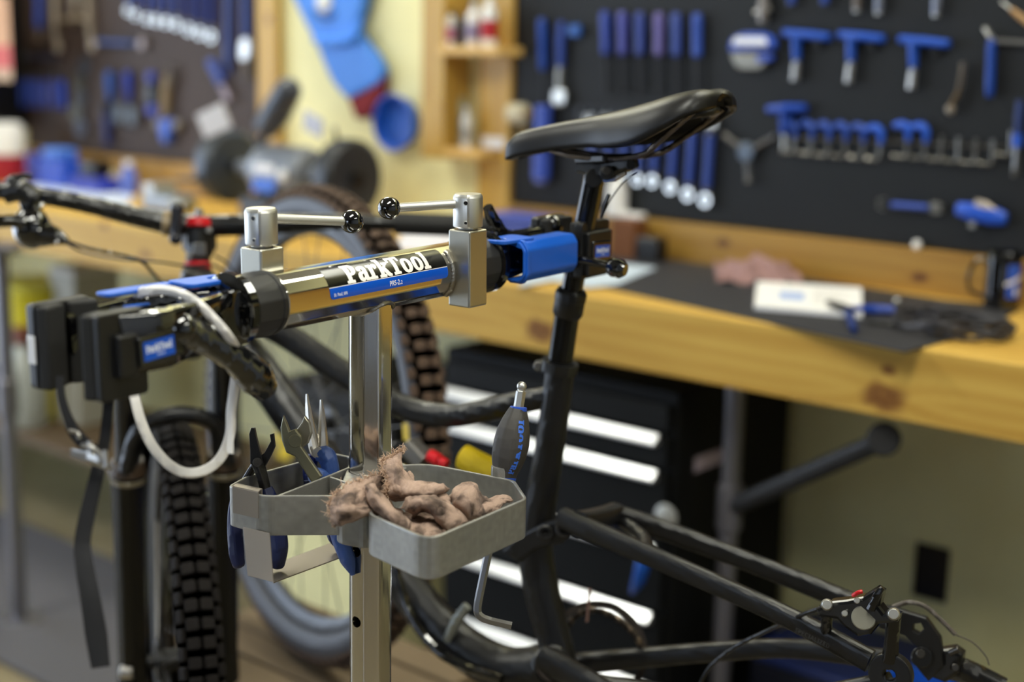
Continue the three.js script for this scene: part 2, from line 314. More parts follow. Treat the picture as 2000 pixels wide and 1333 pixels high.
// ------------------------------------------------------------------ repair stand
// stand axes: s along the cross tube (away from the photographer), l sideways, u up; origin where the post meets the tube
const SO = V(-1.037, 1.1854, 1.655), Sd = V(-0.04806, 0.01559, -0.99872), Se = V(0.99884, 0, -0.04807), Su = Se.clone().cross(Sd).normalize().multiplyScalar(-1);
if (Su.y < 0) Su.multiplyScalar(-1);
const S = (s, l, u) => SO.clone().addScaledVector(Sd, s).addScaledVector(Se, l).addScaledVector(Su, u);
const RT = 0.0285, RP = 0.02225;
const smear = texture(512, 512, (u, v) => { const a = fbm(u * 8, v * 14, 4, 5), b = fbm(u * 60, v * 60, 2, 3); const k = 46 + 120 * Math.max(0, a + 0.1) + 60 * Math.max(0, b); return [k, k, k]; }, false);
const chromeWorn = std('#d2cfca', 0.55, 1, { roughnessMap: smear });
{
  const t = thing('repair_stand', 'chromed double arm bicycle repair stand with two black clamps and ball handled levers', 'repair stand', [-1.037, 0, 1.655], 0.0481);
  // post, with index holes drilled through
  {
    const y0 = 0.012, y1 = 1.172, ev = new Evaluator();
    const sh = [[RP, y0], [RP, y1], [RP - 0.003, y1], [RP - 0.003, y0], [RP, y0]];
    const g = new THREE.LatheGeometry(sh.map(([r, h]) => new THREE.Vector2(r, h)), 64);
    let post = new Brush(clean(toCreasedNormals(g.toNonIndexed(), 0.6))); post.updateMatrixWorld();
    for (const y of [0.904, 0.8255, 0.747, 0.6685]) { const c = new THREE.CylinderGeometry(0.0062, 0.0062, 0.1, 28); c.rotateX(Math.PI / 2); c.translate(0, y, 0); const b = new Brush(clean(c)); b.updateMatrixWorld(); post = ev.evaluate(post, b, SUBTRACTION); }
    const pg = post.geometry; pg.rotateY(0.0481); pg.translate(SO.x, 0, SO.z);
    part('post', pg, chromeWorn, t);
    part('base_plate', slab(rounded([[-0.28, -0.2], [0.28, -0.2], [0.28, 0.2], [-0.28, 0.2]], 0.06), 0.012, new THREE.Matrix4().makeRotationX(-Math.PI / 2).setPosition(SO.x, 0.006, SO.z), 0.002), M.matte, t);
    part('base_socket', lathe([[RP + 0.0005, 0], [0.034, 0], [0.036, 0.004], [0.033, 0.1], [RP + 0.0005, 0.105]], [SO.x, 0.012, SO.z], [SO.x, 1, SO.z]), M.matte, t);
  }
  const tube = part('cross_tube', lathe([[RT - 0.003, 0], [RT, 0], [RT, 0.28], [RT - 0.003, 0.28]], S(-0.14, 0, 0), S(0.14, 0, 0), 96), M.chrome, t);
  // weld bead where the post meets the tube: it follows the saddle line, with ripples
  {
    const p = [], r = rng(4);
    for (let k = 0; k < 72; k++) { const a = k / 72 * 2 * Math.PI, l = Math.cos(a) * (RP + 0.0006), s = Math.sin(a) * (RP + 0.0006); p.push(S(s, l, -Math.sqrt(RT * RT - l * l) - 0.0004)); }
    part('weld_seam', sweep(p, (q) => 0.0023 + 0.0006 * noise3(q * 20, 1, 1) + 0.0002 * Math.sin(q * 260), { closed: true, n: 288, sides: 8 }), M.raw, t);
  }
  // print on the tube
  {
    const s0 = -0.0855, s1 = 0.0885, a0 = THREE.MathUtils.degToRad(-4), a1 = THREE.MathUtils.degToRad(66), nu = 48, nv = 24, R = RT + 0.00025, pos = [], uv = [], idx = [];
    for (let i = 0; i <= nu; i++) for (let j = 0; j <= nv; j++) { const a = lerp(a0, a1, j / nv), q = S(lerp(s0, s1, i / nu), R * Math.cos(a), R * Math.sin(a)); pos.push(q.x, q.y, q.z); uv.push(i / nu, j / nv); }
    for (let i = 0; i < nu; i++) for (let j = 0; j < nv; j++) { const a = i * (nv + 1) + j, b = a + nv + 1; idx.push(a, b, a + 1, b, b + 1, a + 1); }
    const g = new THREE.BufferGeometry(); g.setAttribute('position', new THREE.Float32BufferAttribute(pos, 3)); g.setAttribute('uv', new THREE.Float32BufferAttribute(uv, 2)); g.setIndex(idx); g.computeVertexNormals();
    const print = painted(2048, 420, (c, w, h) => {
      c.clearRect(0, 0, w, h);
      const rr = 60;
      c.beginPath(); c.moveTo(rr, 0); c.lineTo(w - rr, 0); c.quadraticCurveTo(w, 0, w, rr); c.lineTo(w, h - rr); c.quadraticCurveTo(w, h, w - rr, h); c.lineTo(rr, h); c.quadraticCurveTo(0, h, 0, h - rr); c.lineTo(0, rr); c.quadraticCurveTo(0, 0, rr, 0); c.closePath(); c.clip();
      c.fillStyle = '#0a0908'; c.fillRect(0, 0, w, h);
      c.fillStyle = '#e9e6e0'; c.fillRect(0, h * 0.66, w, h * 0.02);
      c.fillStyle = '#0b4fbd'; c.fillRect(0, h * 0.68, w, h * 0.32);
      slabLogo(c, 310, 14, 1450, 248, '#f0ece4');
      c.fillStyle = '#e6e6ea'; c.font = 'bold 86px sans-serif'; c.save(); c.translate(985, 390); c.scale(0.78, 1); c.fillText('PRS-2.', 0, 0); const wd = c.measureText('PRS-2.').width; c.font = 'bold 64px sans-serif'; c.fillText('2', wd, 0); c.restore();
      c.save(); c.translate(58, 388); c.scale(0.72, 1); c.font = 'bold 52px sans-serif'; c.fillText('St. Paul, MN', 0, 0); c.restore();
    });
    print.anisotropy = 8;
    part('label', g, new THREE.MeshPhysicalMaterial({ map: print, roughness: 0.22, transparent: true, alphaTest: 0.5 }), tube, 'black and blue maker label with white lettering');
  }
  // at either end: square pivot housing, lever and end collar. side 1 is the far right end, -1 the near left end
  for (const k of [1, -1]) {
    const h = part('pivot_housing', place(new RoundedBoxGeometry(0.030, 0.082, 0.0295, 3, 0.0022), frame(S(0.115 * k, 0.0335 * k, 0.006), Sd, Su)), std('#bdbbb0', 0.34, 1), t);
    // weld between housing and tube
    const w = []; for (let i = 0; i <= 24; i++) { const a = lerp(-0.95, 0.95, i / 24) + (k < 0 ? Math.PI : 0); w.push(S(0.0985 * k, Math.cos(a) * (RT + 0.0008), Math.sin(a) * (RT + 0.0008))); }
    part('weld_seam', sweep(w, (q) => [0.0036 + 0.0012 * noise3(q * 9, k, 1) + 0.0004 * Math.sin(q * 90), 0.0024 + 0.0009 * noise3(q * 14, k, 5)], { n: 170, sides: 12 }), M.raw, h);
    const base = S(0.115 * k, 0.0335 * k, 0.0475), top = S(0.115 * k, 0.0335 * k, 0.086);
    const cap = part('lever_hub', [lathe([[0, 0], [0.0105, 0], [0.0105, 0.002], [0.0152, 0.0022], [0.0157, 0.003], [0.0157, 0.0335], [0.0152, 0.0352], [0.0138, 0.037], [0, 0.0372]], base, top, 48)], M.zinc, t);
    // handle from the hub to the ball, both near the middle of the stand
    const tip = k > 0 ? V(-1.0523, 1.2578, 1.6134) : V(-1.0454, 1.2491, 1.6726);
    const root = S(0.115 * k, 0.0335 * k, 0.0745), dir = tip.clone().sub(root).normalize();
    const b0 = root.clone().addScaledVector(dir, 0.012), b1 = tip.clone().addScaledVector(dir, -0.008);
    part('lever_rod', cyl(b0, b1, 0.0049, 0.0046, 24), M.zinc, t);
    part('ball_knob', [ball(tip, 0.0119, [1, 1, 1], 48)], M.gloss, t);
    // screw holes in the hub, facing the photographer
    const out = V(0.42, 0, 0.9).applyAxisAngle(V(0, 1, 0), k > 0 ? 0.15 : -0.05).normalize();
    for (const [hh, r] of [[0.0075, 0.0016], [0.0285, 0.0021]]) { const c = base.clone().addScaledVector(Su, hh).addScaledVector(out, 0.0153); part('screw_hole', [cyl(c, c.clone().addScaledVector(out, 0.0006), r, r, 16)], M.black, cap); const q = c.clone().addScaledVector(out, 0.0004); part('hole_rim', ring(q, q.clone().add(out), r + 0.0002, 0.0003, 20, 6), M.zinc, cap); }
    // collar and clamp
    part('end_collar', lathe([[0.02, 0], [RT + 0.0012, 0], [RT + 0.0024, 0.002], [RT + 0.0026, 0.006], [RT + 0.0016, 0.0068], [RT + 0.0016, 0.0085], [RT + 0.0028, 0.0095], [RT + 0.0022, 0.037], [RT - 0.001, 0.038], [0.02, 0.038]], S(0.14 * k, 0, 0), S(0.2 * k, 0, 0), 72), M.matte, t);
    part('collar_ring', ring(S(0.1395 * k, 0, 0), S(0.2 * k, 0, 0), RT + 0.0006, 0.0009, 72, 10), M.chrome, t);
    const C = (a, l, u) => S(a * k, l * k, u);
    const open = k < 0;
    const clampPart = part('clamp', [
      lathe([[0, 0], [0.031, 0], [0.0345, 0.002], [0.0345, 0.010], [0.031, 0.013], [0.020, 0.016], [0.018, 0.03], [0, 0.03]], C(0.178, 0, 0), C(0.3, 0, 0), 48),
      // yoke cheeks
      slab(rounded([[0.19, -0.022], [0.232, -0.016], [0.232, 0.016], [0.19, 0.022]], 0.004), 0.008, frame(C(0, 0.017, 0), Sd.clone().multiplyScalar(k), Su), 0.001),
      slab(rounded([[0.19, -0.022], [0.225, -0.016], [0.225, 0.016], [0.19, 0.022]], 0.004), 0.008, frame(C(0, -0.017, 0), Sd.clone().multiplyScalar(k), Su), 0.001),
      cyl(C(0.214, -0.027, 0.004), C(0.214, 0.03, 0.004), 0.006),
    ], M.gloss, t, k > 0 ? 'black clamp with blue cover gripping the seatpost' : 'empty black clamp with open rubber jaws');
    const dl = open ? 0.012 : 0;      // the jaws of the empty clamp stand apart
    // fixed arm under the blue cover
    part('fixed_arm', [sweep([C(0.20, 0.016, 0.004), C(0.25, 0.026 + dl * 0.6, 0.004), C(0.30, 0.029 + dl, 0), C(0.335, 0.026 + dl, -0.004)], [[0.009, 0.016], [0.008, 0.015], [0.008, 0.016], [0.006, 0.02]], { up: [0, 1, 0], sides: 20, power: 0.45 })], M.gloss, clampPart);
    // moving arm, with a hump and a lower rib
    part('moving_arm', [sweep([C(0.195, -0.012, 0.014), C(0.24, -0.026 - dl * 0.4, 0.014), C(0.29, -0.030 - dl * 0.6, 0.010), C(0.33, -0.024 - dl * 0.4, 0.004)], [[0.006, 0.008], [0.007, 0.009], [0.008, 0.011], [0.007, 0.018]], { up: [0, 1, 0], sides: 18, power: 0.5 }),
      sweep([C(0.24, -0.026, -0.006), C(0.285, -0.036, -0.013), C(0.33, -0.03, -0.014)], [[0.006, 0.009], [0.006, 0.017], [0.006, 0.016]], { up: [0, 1, 0], sides: 18, power: 0.5 }),
      cyl(C(0.246, -0.042, 0.002), C(0.246, 0.012, 0.002), 0.0075), cyl(C(0.268, -0.043, 0.010), C(0.268, 0.0, 0.010), 0.0045)], M.gloss, clampPart);
    part('pivot_bolt', [cyl(C(0.226, 0.012, 0.006), C(0.226, 0.024, 0.006), 0.0055), cyl(C(0.246, -0.046, 0.002), C(0.246, -0.041, 0.002), 0.005)], M.darkSteel, clampPart);
    // jaws: a metal shoe with a grooved rubber pad
    for (const sd of [1, -1]) {
      const gap = open ? (sd > 0 ? 0.030 : 0.012) : 0.0165, lc = sd * (gap + 0.011), a0 = 0.306, a1 = open && sd < 0 ? 0.355 : 0.364, off = open ? 0 : 0.013;
      const uc = open ? (sd > 0 ? -0.012 : -0.013) : 0.0, hh = open ? 0.074 : 0.068;
      const shoe = slab(rounded([[a0 + off, uc - hh / 2], [a1 + off, uc - hh / 2], [a1 + off, uc + hh / 2], [a0 + off, uc + hh / 2]], 0.005), 0.011, frame(C(0, lc + sd * 0.005, 0), Sd.clone().multiplyScalar(k), Su), 0.0016);
      const am = (a0 + a1) / 2 + off;
      const pad = []; for (const q of [-1, 1]) pad.push(place(new RoundedBoxGeometry(0.026, hh * 0.97, 0.012, 2, 0.003), frame(C(am + q * 0.0155, lc - sd * 0.005, uc), Sd.clone().multiplyScalar(k).addScaledVector(Se, q * 0.35), Su)));
      part('jaw', [shoe, place(new RoundedBoxGeometry(open ? 0.020 : 0.05, hh * (open ? 0.5 : 0.78), 0.012, 2, 0.003), frame(C(am, lc + sd * 0.012, uc - (open ? 0 : 0.004)), Sd, Su))], M.satin, clampPart);
      part('jaw_pad', pad, M.rubber, clampPart);
      if (open && sd > 0) part('jaw_sticker', slab(rounded([[0.364, -0.026], [0.3652, -0.026], [0.3652, -0.002], [0.364, -0.002]], 0.0003), 0.010, frame(C(0.0004, lc + 0.004, 0), Sd.clone().multiplyScalar(k), Su), 0.0002), M.paper, clampPart);
    }
    // blue cover over the fixed arm
    {
      const prof = rounded([[-0.006, -0.0235], [0.012, -0.0235], [0.0185, -0.015], [0.0185, 0.013], [0.012, 0.0215], [-0.012, 0.0215], [-0.012, 0.0185], [0.010, 0.0185], [0.0155, 0.012], [0.0155, -0.014], [0.010, -0.0205], [-0.006, -0.0205]], 0.003);
      const m = frame(C(open ? 0.246 : 0.246, 0.030 + dl * 0.7, open ? -0.008 : 0.003), Se.clone().multiplyScalar(k), Su);
      const body = slab(prof, open ? 0.07 : 0.102, m, 0.0016);
      const rim = slab(rounded([[-0.006, -0.0255], [0.013, -0.0255], [0.0205, -0.016], [0.0205, 0.014], [0.013, 0.0235], [-0.012, 0.0235], [-0.012, 0.0185], [0.010, 0.0185], [0.0155, 0.012], [0.0155, -0.014], [0.010, -0.0205], [-0.006, -0.0205]], 0.003), 0.006, frame(C(0.201, 0.030 + dl * 0.7, open ? -0.008 : 0.003), Se.clone().multiplyScalar(k), Su), 0.001);
      const loopY = 0.0255, tab = slab(rounded([[0.172, 0.004], [0.226, 0.006], [0.226, 0.042], [0.172, 0.036]], 0.009), 0.0042, frame(C(0, 0, loopY), Sd.clone().multiplyScalar(k), Se.clone().multiplyScalar(k)), 0.001, [circle(0.186, 0.02, 0.007)]);
      const lid = slab(rounded([[0.222, 0.032], [0.262, 0.035], [0.266, 0.028], [0.298, 0.029], [0.298, 0.048], [0.26, 0.048], [0.222, 0.044]], 0.006), 0.0035, frame(C(0, 0, 0.0245), Sd.clone().multiplyScalar(k), Se.clone().multiplyScalar(k)), 0.001);
      part('cover', open ? [body, rim, tab, lid] : [body, rim, tab], std('#1257bd', 0.42), clampPart, 'blue plastic arm cover');
    }
    // cam lever on the moving arm
    const lev = open ? [C(0.275, -0.040, 0.002), C(0.252, -0.047, -0.012), C(0.228, -0.052, -0.030), C(0.208, -0.055, -0.050), C(0.194, -0.056, -0.066)]
      : [C(0.345, -0.024, 0.022), C(0.30, -0.024, 0.019), C(0.256, -0.024, 0.021), C(0.236, -0.026, 0.036), C(0.222, -0.026, 0.056)];
    part('cam_lever', [sweep(lev, open ? [[0.012, 0.013], [0.010, 0.014], [0.012, 0.013], [0.0155, 0.017], [0.010, 0.011]] : [[0.008, 0.007], [0.007, 0.006], [0.007, 0.006], [0.009, 0.008], [0.006, 0.006]], { sides: 20, n: 40 }), ball(lev[0], 0.014, [1, 1, 1], 20)], M.gloss, clampPart);
    // adjusting screw with its ball end
    const k0 = C(0.305, 0.03, -0.004), k1 = C(0.312, 0.088, -0.012), kd = k1.clone().sub(k0).normalize();
    part('adjusting_screw', [cyl(k0, k1, 0.0052, 0.0046), lathe([[0, 0], [0.009, 0.001], [0.0115, 0.006], [0.0112, 0.016], [0.007, 0.022], [0, 0.0235]], k1.clone().addScaledVector(kd, -0.006), k1.clone().addScaledVector(kd, 0.05), 28)], M.gloss, clampPart);
    // maker stickers
    const st = painted(512, 300, (c, w, h) => { c.fillStyle = '#0d50bd'; c.fillRect(0, 0, w, h); slabLogo(c, 40, 70, 430, 110, '#dfe3ec'); c.fillStyle = '#dfe3ec'; c.font = 'bold 44px sans-serif'; c.fillText('100-3C', 210, 250); });
    const q = open ? [C(0.3185, -0.0455, -0.0025), C(0.288, -0.0455, -0.0005), 0.032, 0.0165] : [C(0.332, 0.0485, 0.0065), C(0.364, 0.0485, 0.0045), 0.030, 0.014];
    const g = new THREE.PlaneGeometry(q[2], q[3]);
    const fm = frame(q[0].clone().lerp(q[1], 0.5).addScaledVector(Su, -q[3] / 2), q[1].clone().sub(q[0]), Su);
    part('sticker', [place(g, fm)], std('#ffffff', 0.3, 0, { map: st }), clampPart, 'small blue maker sticker');
    part('sticker_plate', place(new RoundedBoxGeometry(q[2] + 0.008, q[3] + 0.010, 0.008, 2, 0.002), fm.clone().multiply(new THREE.Matrix4().makeTranslation(0, 0, -0.0045))), M.gloss, clampPart);
  }
}
// a slab-serif logotype built from strokes: "ParkTool"
function slabLogo(c, x, y, w, h, color) {
  c.save(); c.translate(x, y); c.fillStyle = color; c.strokeStyle = color; c.lineJoin = 'round';
  const size = h * 1.36; c.font = `bold ${size}px serif`;
  const a = c.measureText('Park').width, b = c.measureText('Tool').width, sc = w / (a + b + size * 0.02);
  c.scale(sc, 1); c.lineWidth = h * 0.075;
  c.fillText('Park', 0, h); c.strokeText('Park', 0, h);
  c.fillText('Tool', a + size * 0.02, h * 0.98); c.strokeText('Tool', a + size * 0.02, h * 0.98);
  c.restore();
}

// ------------------------------------------------------------------ work tray on the post, and what lies in it
const trayTex = texture(256, 256, (u, v) => { const k = 184 + 20 * noise3(u * 160, v * 160, 1) + 5 * noise3(u * 30, v * 30, 4); return [k, k * 0.995, k * 0.985]; });
const castMetal = std('#cfcfcb', 0.36, 0.6, { map: trayTex });
const RIM = 0.99, FLOOR = 0.951;
const trayPoly = (pts) => new THREE.Shape(pts.map(([x, z]) => new THREE.Vector2(x, -z)));
const flat = (y) => new THREE.Matrix4().makeRotationX(-Math.PI / 2).setPosition(0, y, 0);    // plane (x, -z) at height y
const inset = (pts, t) => {      // shrink a closed polygon by t
  let A = 0; pts.forEach((p, i) => { const q = pts[(i + 1) % pts.length]; A += p[0] * q[1] - q[0] * p[1]; });
  const s = A > 0 ? 1 : -1;
  return pts.map((p, i) => { const a = pts[(i + pts.length - 1) % pts.length], b = pts[(i + 1) % pts.length]; let nx = -(b[1] - a[1]), ny = b[0] - a[0]; const l = Math.hypot(nx, ny) || 1; return [p[0] + s * nx / l * t, p[1] + s * ny / l * t]; });
};
{
  const t = thing('work_tray', 'cast silver tool tray clamped to the stand post holding a dirty rag', 'tray', [-1.033, FLOOR, 1.67]);
  const wall = (outer, th, y0, y1) => slab(trayPoly(outer), y1 - y0, flat((y0 + y1) / 2), 0.0012, [inset(outer, th).map(([x, z]) => [x, -z])]);
  // right compartment, with rounded corners
  const right = rounded([[-.9318,1.7603], [-.8372,1.7745], [-.8521,1.62], [-.9005,1.5819], [-1.0054,1.5996], [-1.0268,1.6286]], [0.012, 0.022, 0.008, 0.008, 0.02, 0.012], 7);
  part('basin', [wall(right, 0.0034, FLOOR - 0.002, RIM), slab(trayPoly(inset(right, 0.002)), 0.004, flat(FLOOR), 0.001)], castMetal, t);
  // left tool ring, open below
  const left = rounded([[-1.0928,1.7979], [-1.0414,1.7942], [-1.0266,1.7777], [-.9866,1.7389], [-1.013,1.6841], [-1.0816,1.6391], [-1.1089,1.6437], [-1.1069,1.7632]], [0.008, 0.012, 0.01, 0.01, 0.006, 0.006, 0.01, 0.01], 6);
  part('tool_ring', [wall(left, 0.0034, FLOOR - 0.002, RIM)], castMetal, t);
  // dividers and the hub round the post
  const bar = (a, b, th = 0.003, h = RIM - 0.0005) => { const A = V(a[0], 0, a[1]), B = V(b[0], 0, b[1]), c = A.clone().add(B).multiplyScalar(0.5); return place(new RoundedBoxGeometry(A.distanceTo(B), h - FLOOR, th, 2, 0.0012), frame([c.x, (h + FLOOR) / 2, c.z], B.sub(A), [0, 1, 0])); };
  part('divider', [bar([-1.0344,1.7853], [-1.0576,1.6587]), bar([-1.0456,1.7035], [-1.0103,1.7058])], castMetal, t);
  part('post_hub', [slab(trayPoly(rounded([[-.99,1.7474], [-.9524,1.7372], [-1.022,1.6119], [-1.0995,1.6208]], 0.012)), 0.046, flat(FLOOR + 0.014), 0.0015, [circle(-1.037, -1.655, RP + 0.0004, 48)])], castMetal, t);
  // outer bosses with holes along the back
  part('tool_socket', [lathe([[0.0062, 0], [0.0105, 0], [0.0108, 0.001], [0.0108, 0.02], [0.0105, 0.021], [0.0062, 0.021], [0.0062, 0]], [-.9231,.9785,1.5772], [...[-.9231,.9785,1.5772].map((v, i) => (i === 1 ? v + 0.1 : v))])], castMetal, t);
  // bent sheet metal hanger hooked over the left wall
  const sheetM = std('#8f867b', 0.5, 0.5);
  const quad = (a, b, c, d, th = 0.0014) => { const A = vec(a), X = vec(b).sub(A), Y = vec(d).sub(A), m = frame(a, X, Y), inv = m.clone().invert(); const P2 = [a, b, c, d].map((p) => vec(p).applyMatrix4(inv)); return slab(P2.map((p) => [p.x, p.y]), th, m, 0.0003); };
  const A0 = [-1.0831,.9925,1.7973], B0 = [-1.0508,.9925,1.7915];
  const back = [-0.004, 0, -0.0065];
  const off = (p, d) => p.map((v, i) => v + d[i]);
  const down = (p, h) => [p[0], p[1] - h, p[2]];
  const n0 = [0.0018, 0, 0.0030];
  const F0 = off(A0, n0), F1 = off(B0, n0);
  part('hanger', [quad(F0, F1, down(F1, 0.027), down(F0, 0.027)), quad(F0, F1, off(F1, back), off(F0, back)), quad(off(A0, back), off(B0, back), down(off(B0, back), 0.04), down(off(A0, back), 0.04)),
    quad([-1.0851,.895,1.7618], [-1.0471,.895,1.7789], [-1.0519,.895,1.6761], [-1.0927,.895,1.6533]),
    quad([-1.063,.9556,1.8028], [-1.0348,.9535,1.7927], [-1.0178,.9102,1.8033], [-1.0451,.9124,1.8125])], sheetM, t, 'bent sheet metal hanger hooked over the tray wall');
}
// ------------------------------------------------------------------ tools standing in the tray
{
  const jaw = std('#807c64', 0.36, 0.75), grip = std('#15204f', 0.45), gripL = std('#33508f', 0.45);
  // chain link pliers, black with navy grips
  const p1 = thing('chain_pliers', 'black chain pliers with navy grips at the left end of the tray', 'pliers', [-1.0774,.9002,1.7695]);
  part('jaw', [cut([[-1.1058,1.0335,1.7579], [-1.1051,1.0397,1.7557], [-1.1027,1.0397,1.7537], [-1.1003,1.0316,1.7538], [-1.0954,1.0174,1.7535], [-1.0904,1.0047,1.7526], [-1.0942,.998,1.7576], [-1.1007,1.0045,1.7614], [-1.1026,1.0172,1.7596]], 0.008)], M.darkSteel.clone(), p1);
  part('jaw', [cut([[-1.0935,1.0146,1.7485], [-1.0904,1.026,1.7428], [-1.0921,1.0326,1.7426], [-1.0895,1.0337,1.7401], [-1.0865,1.0209,1.7409], [-1.0883,1.0117,1.7449], [-1.0914,1.0003,1.7505], [-1.0982,.9986,1.7569], [-1.1002,1.0062,1.7565]], 0.007)], M.darkSteel.clone(), p1);
  p1.children.forEach((c) => { c.material = std('#1b1918', 0.4, 0.4); });
  part('pivot_bolt', [cyl([-1.1014,1.0036,1.7529], [-1.0888,1.0077,1.7625], 0.0046), cyl([-1.0899,1.0073,1.7615], [-1.0877,1.0081,1.7634], 0.0024)], M.darkSteel, p1);
  part('shank', sweep([[-1.0959,1.0043,1.756], [-1.0909,.9917,1.7551], [-1.0853,.9754,1.7547]], [[0.0075, 0.005], [0.0062, 0.005], [0.006, 0.005]], { sides: 12 }), std('#1b1918', 0.4, 0.4), p1);
  part('shank', sweep([[-1.1004,1.0026,1.755], [-1.1076,.9913,1.7574], [-1.1153,.9733,1.7648]], [[0.006, 0.004], [0.005, 0.004], [0.005, 0.004]], { sides: 12 }), std('#1b1918', 0.4, 0.4), p1);
  part('grip', sweep([[-1.0862,.979,1.7546], [-1.0796,.9638,1.753], [-1.0723,.941,1.7529], [-1.0673,.9206,1.7541], [-1.0662,.9027,1.758], [-1.0661,.8991,1.7588]], [[0.0075, 0.006], [0.0095, 0.007], [0.0105, 0.0075], [0.0105, 0.0075], [0.0085, 0.006], [0.003, 0.002]], { sides: 18 }), grip, p1);
  part('grip', sweep([[-1.1147,.9748,1.7639], [-1.1161,.9567,1.7699], [-1.1131,.9336,1.7735], [-1.1084,.9105,1.7757], [-1.1046,.8977,1.7759], [-1.1038,.8951,1.7759]], [[0.006, 0.005], [0.0075, 0.006], [0.0085, 0.007], [0.0085, 0.007], [0.007, 0.005], [0.003, 0.002]], { sides: 18 }), grip, p1);
  // diagonal cutters
  const p2 = thing('side_cutters', 'dull steel side cutters with blue grips leaning open in the tray', 'pliers', [-1.0438,.8926,1.7095]);
  part('jaw', [cut([[-1.0899,1.05,1.7266], [-1.086,1.0429,1.7253], [-1.0825,1.0347,1.7244], [-1.0784,1.0369,1.7203], [-1.0726,1.0298,1.7173], [-1.071,1.0195,1.7187], [-1.0507,.9902,1.7093], [-1.0567,.9818,1.7166], [-1.0747,1.0092,1.7246], [-1.0821,1.0131,1.7298], [-1.0869,1.0243,1.731], [-1.0901,1.0376,1.7301]], 0.009, 0.0016)], jaw, p2);
  part('jaw', [cut([[-1.0818,1.0335,1.7174], [-1.0782,1.0419,1.7122], [-1.0769,1.0491,1.7091], [-1.072,1.043,1.7066], [-1.0687,1.0318,1.7068], [-1.07,1.0214,1.7107], [-1.0744,1.0161,1.7158], [-1.0797,1.0139,1.7209]], 0.008, 0.0016)], std('#a09a85', 0.3, 0.8), p2);
  part('pivot_bolt', [cyl([-1.0751,1.0254,1.7247], [-1.0718,1.0266,1.7276], 0.0068)], jaw, p2);
  part('shank', sweep([[-1.0801,1.017,1.715], [-1.0715,1.0027,1.7116], [-1.062,.9874,1.7076]], [[0.0035, 0.004], [0.0032, 0.004], [0.003, 0.004]], { sides: 10 }), std('#3b382e', 0.4, 0.6), p2);
  part('grip', sweep([[-1.0675,.9872,1.707], [-1.0661,.9798,1.697], [-1.0638,.9518,1.6865], [-1.0529,.9172,1.6838], [-1.0429,.8937,1.6816], [-1.0365,.8786,1.6803]], [[0.0085, 0.008], [0.0115, 0.010], [0.0105, 0.009], [0.0105, 0.009], [0.0095, 0.008], [0.003, 0.002]], { sides: 18 }), gripL, p2);
  part('grip', sweep([[-1.0871,.978,1.694], [-1.0817,.9463,1.6805], [-1.0689,.911,1.675], [-1.0639,.8994,1.6738]], [[0.008, 0.007], [0.009, 0.008], [0.0085, 0.008], [0.003, 0.002]], { sides: 18 }), M.navy, p2);
  // needle nose pliers
  const p3 = thing('needle_pliers', 'needle nose pliers with two thin pale steel tips open', 'pliers', [-1.0537,.9119,1.686]);
  const bright = std('#c9c4ba', 0.28, 0.85);
  part('jaw', sweep([[-1.0988,1.0643,1.6875], [-1.0953,1.0486,1.6887], [-1.0903,1.0287,1.6898], [-1.0836,1.0079,1.6897], [-1.0778,1.0017,1.6864]], [[0.0010, 0.0012], [0.0026, 0.003], [0.0045, 0.004], [0.0065, 0.005], [0.006, 0.005]], { sides: 10, power: 0.7 }), bright, p3);
  part('jaw', sweep([[-1.0888,1.0581,1.6766], [-1.0857,1.0429,1.6781], [-1.0826,1.0245,1.6804], [-1.0807,1.0087,1.683], [-1.0838,.9997,1.6881]], [[0.0010, 0.0012], [0.0028, 0.003], [0.0048, 0.004], [0.0062, 0.005], [0.006, 0.005]], { sides: 10, power: 0.7 }), bright, p3);
  part('pivot_bolt', cyl([-1.076,1.0067,1.6929], [-1.0876,1.0023,1.6825], 0.0055), bright, p3);
  part('grip', [sweep([[-1.082,1.0034,1.6882], [-1.0743,1.0005,1.6824], [-1.0687,.98,1.6804], [-1.0608,.9433,1.6836], [-1.0545,.9118,1.6867]], [[0.008, 0.008], [0.0105, 0.010], [0.0095, 0.009], [0.009, 0.008], [0.004, 0.003]], { sides: 18 })], gripL, p3);
  part('grip', [sweep([[-1.0901,.9993,1.6868], [-1.0906,.986,1.6908], [-1.0835,.9545,1.6932], [-1.0743,.9203,1.6945]], [[0.006, 0.006], [0.008, 0.008], [0.008, 0.008], [0.003, 0.003]], { sides: 18 })], M.deepBlue, p3);
  // hex driver standing behind the tray: ball end up, bent end down
  const d = thing('hex_wrench', 'grey handled hex wrench with blue lettering standing behind the tray', 'wrench', [-.9187,.8419,1.61]);
  const D = 1.475, rad = [[0.0088], [0.0128], [0.0165], [0.0178], [0.0172], [0.0152], [0.0125], [0.0113]].map((v) => [v[0], v[0]]);
  const axis = [[-.9213,1.0564,1.5547], [-.9214,1.0465,1.5575], [-.9216,1.0339,1.561], [-.9214,1.0214,1.5642], [-.9216,1.0094,1.5676], [-.9218,.9995,1.5704], [-.9219,.9921,1.5725], [-.9218,.9859,1.574]];
  const body = part('handle', sweep(axis, rad, { sides: 28, n: 40, power: 0.86 }), std('#35322f', 0.62), d);
  part('ferrule', [cyl([-.921,1.0543,1.555], [-.9212,1.0585,1.5541], 0.0092, 0.0088, 28), lathe([[0, 0], [0.0108, 0], [0.0122, 0.001], [0.0120, 0.005], [0.0112, 0.007], [0.0112, 0.0085], [0.0105, 0.0145], [0, 0.0145]], [-.9217,.988,1.5734], [-.9216,.9765,1.5764], 28)], std('#1d47a8', 0.35), d);
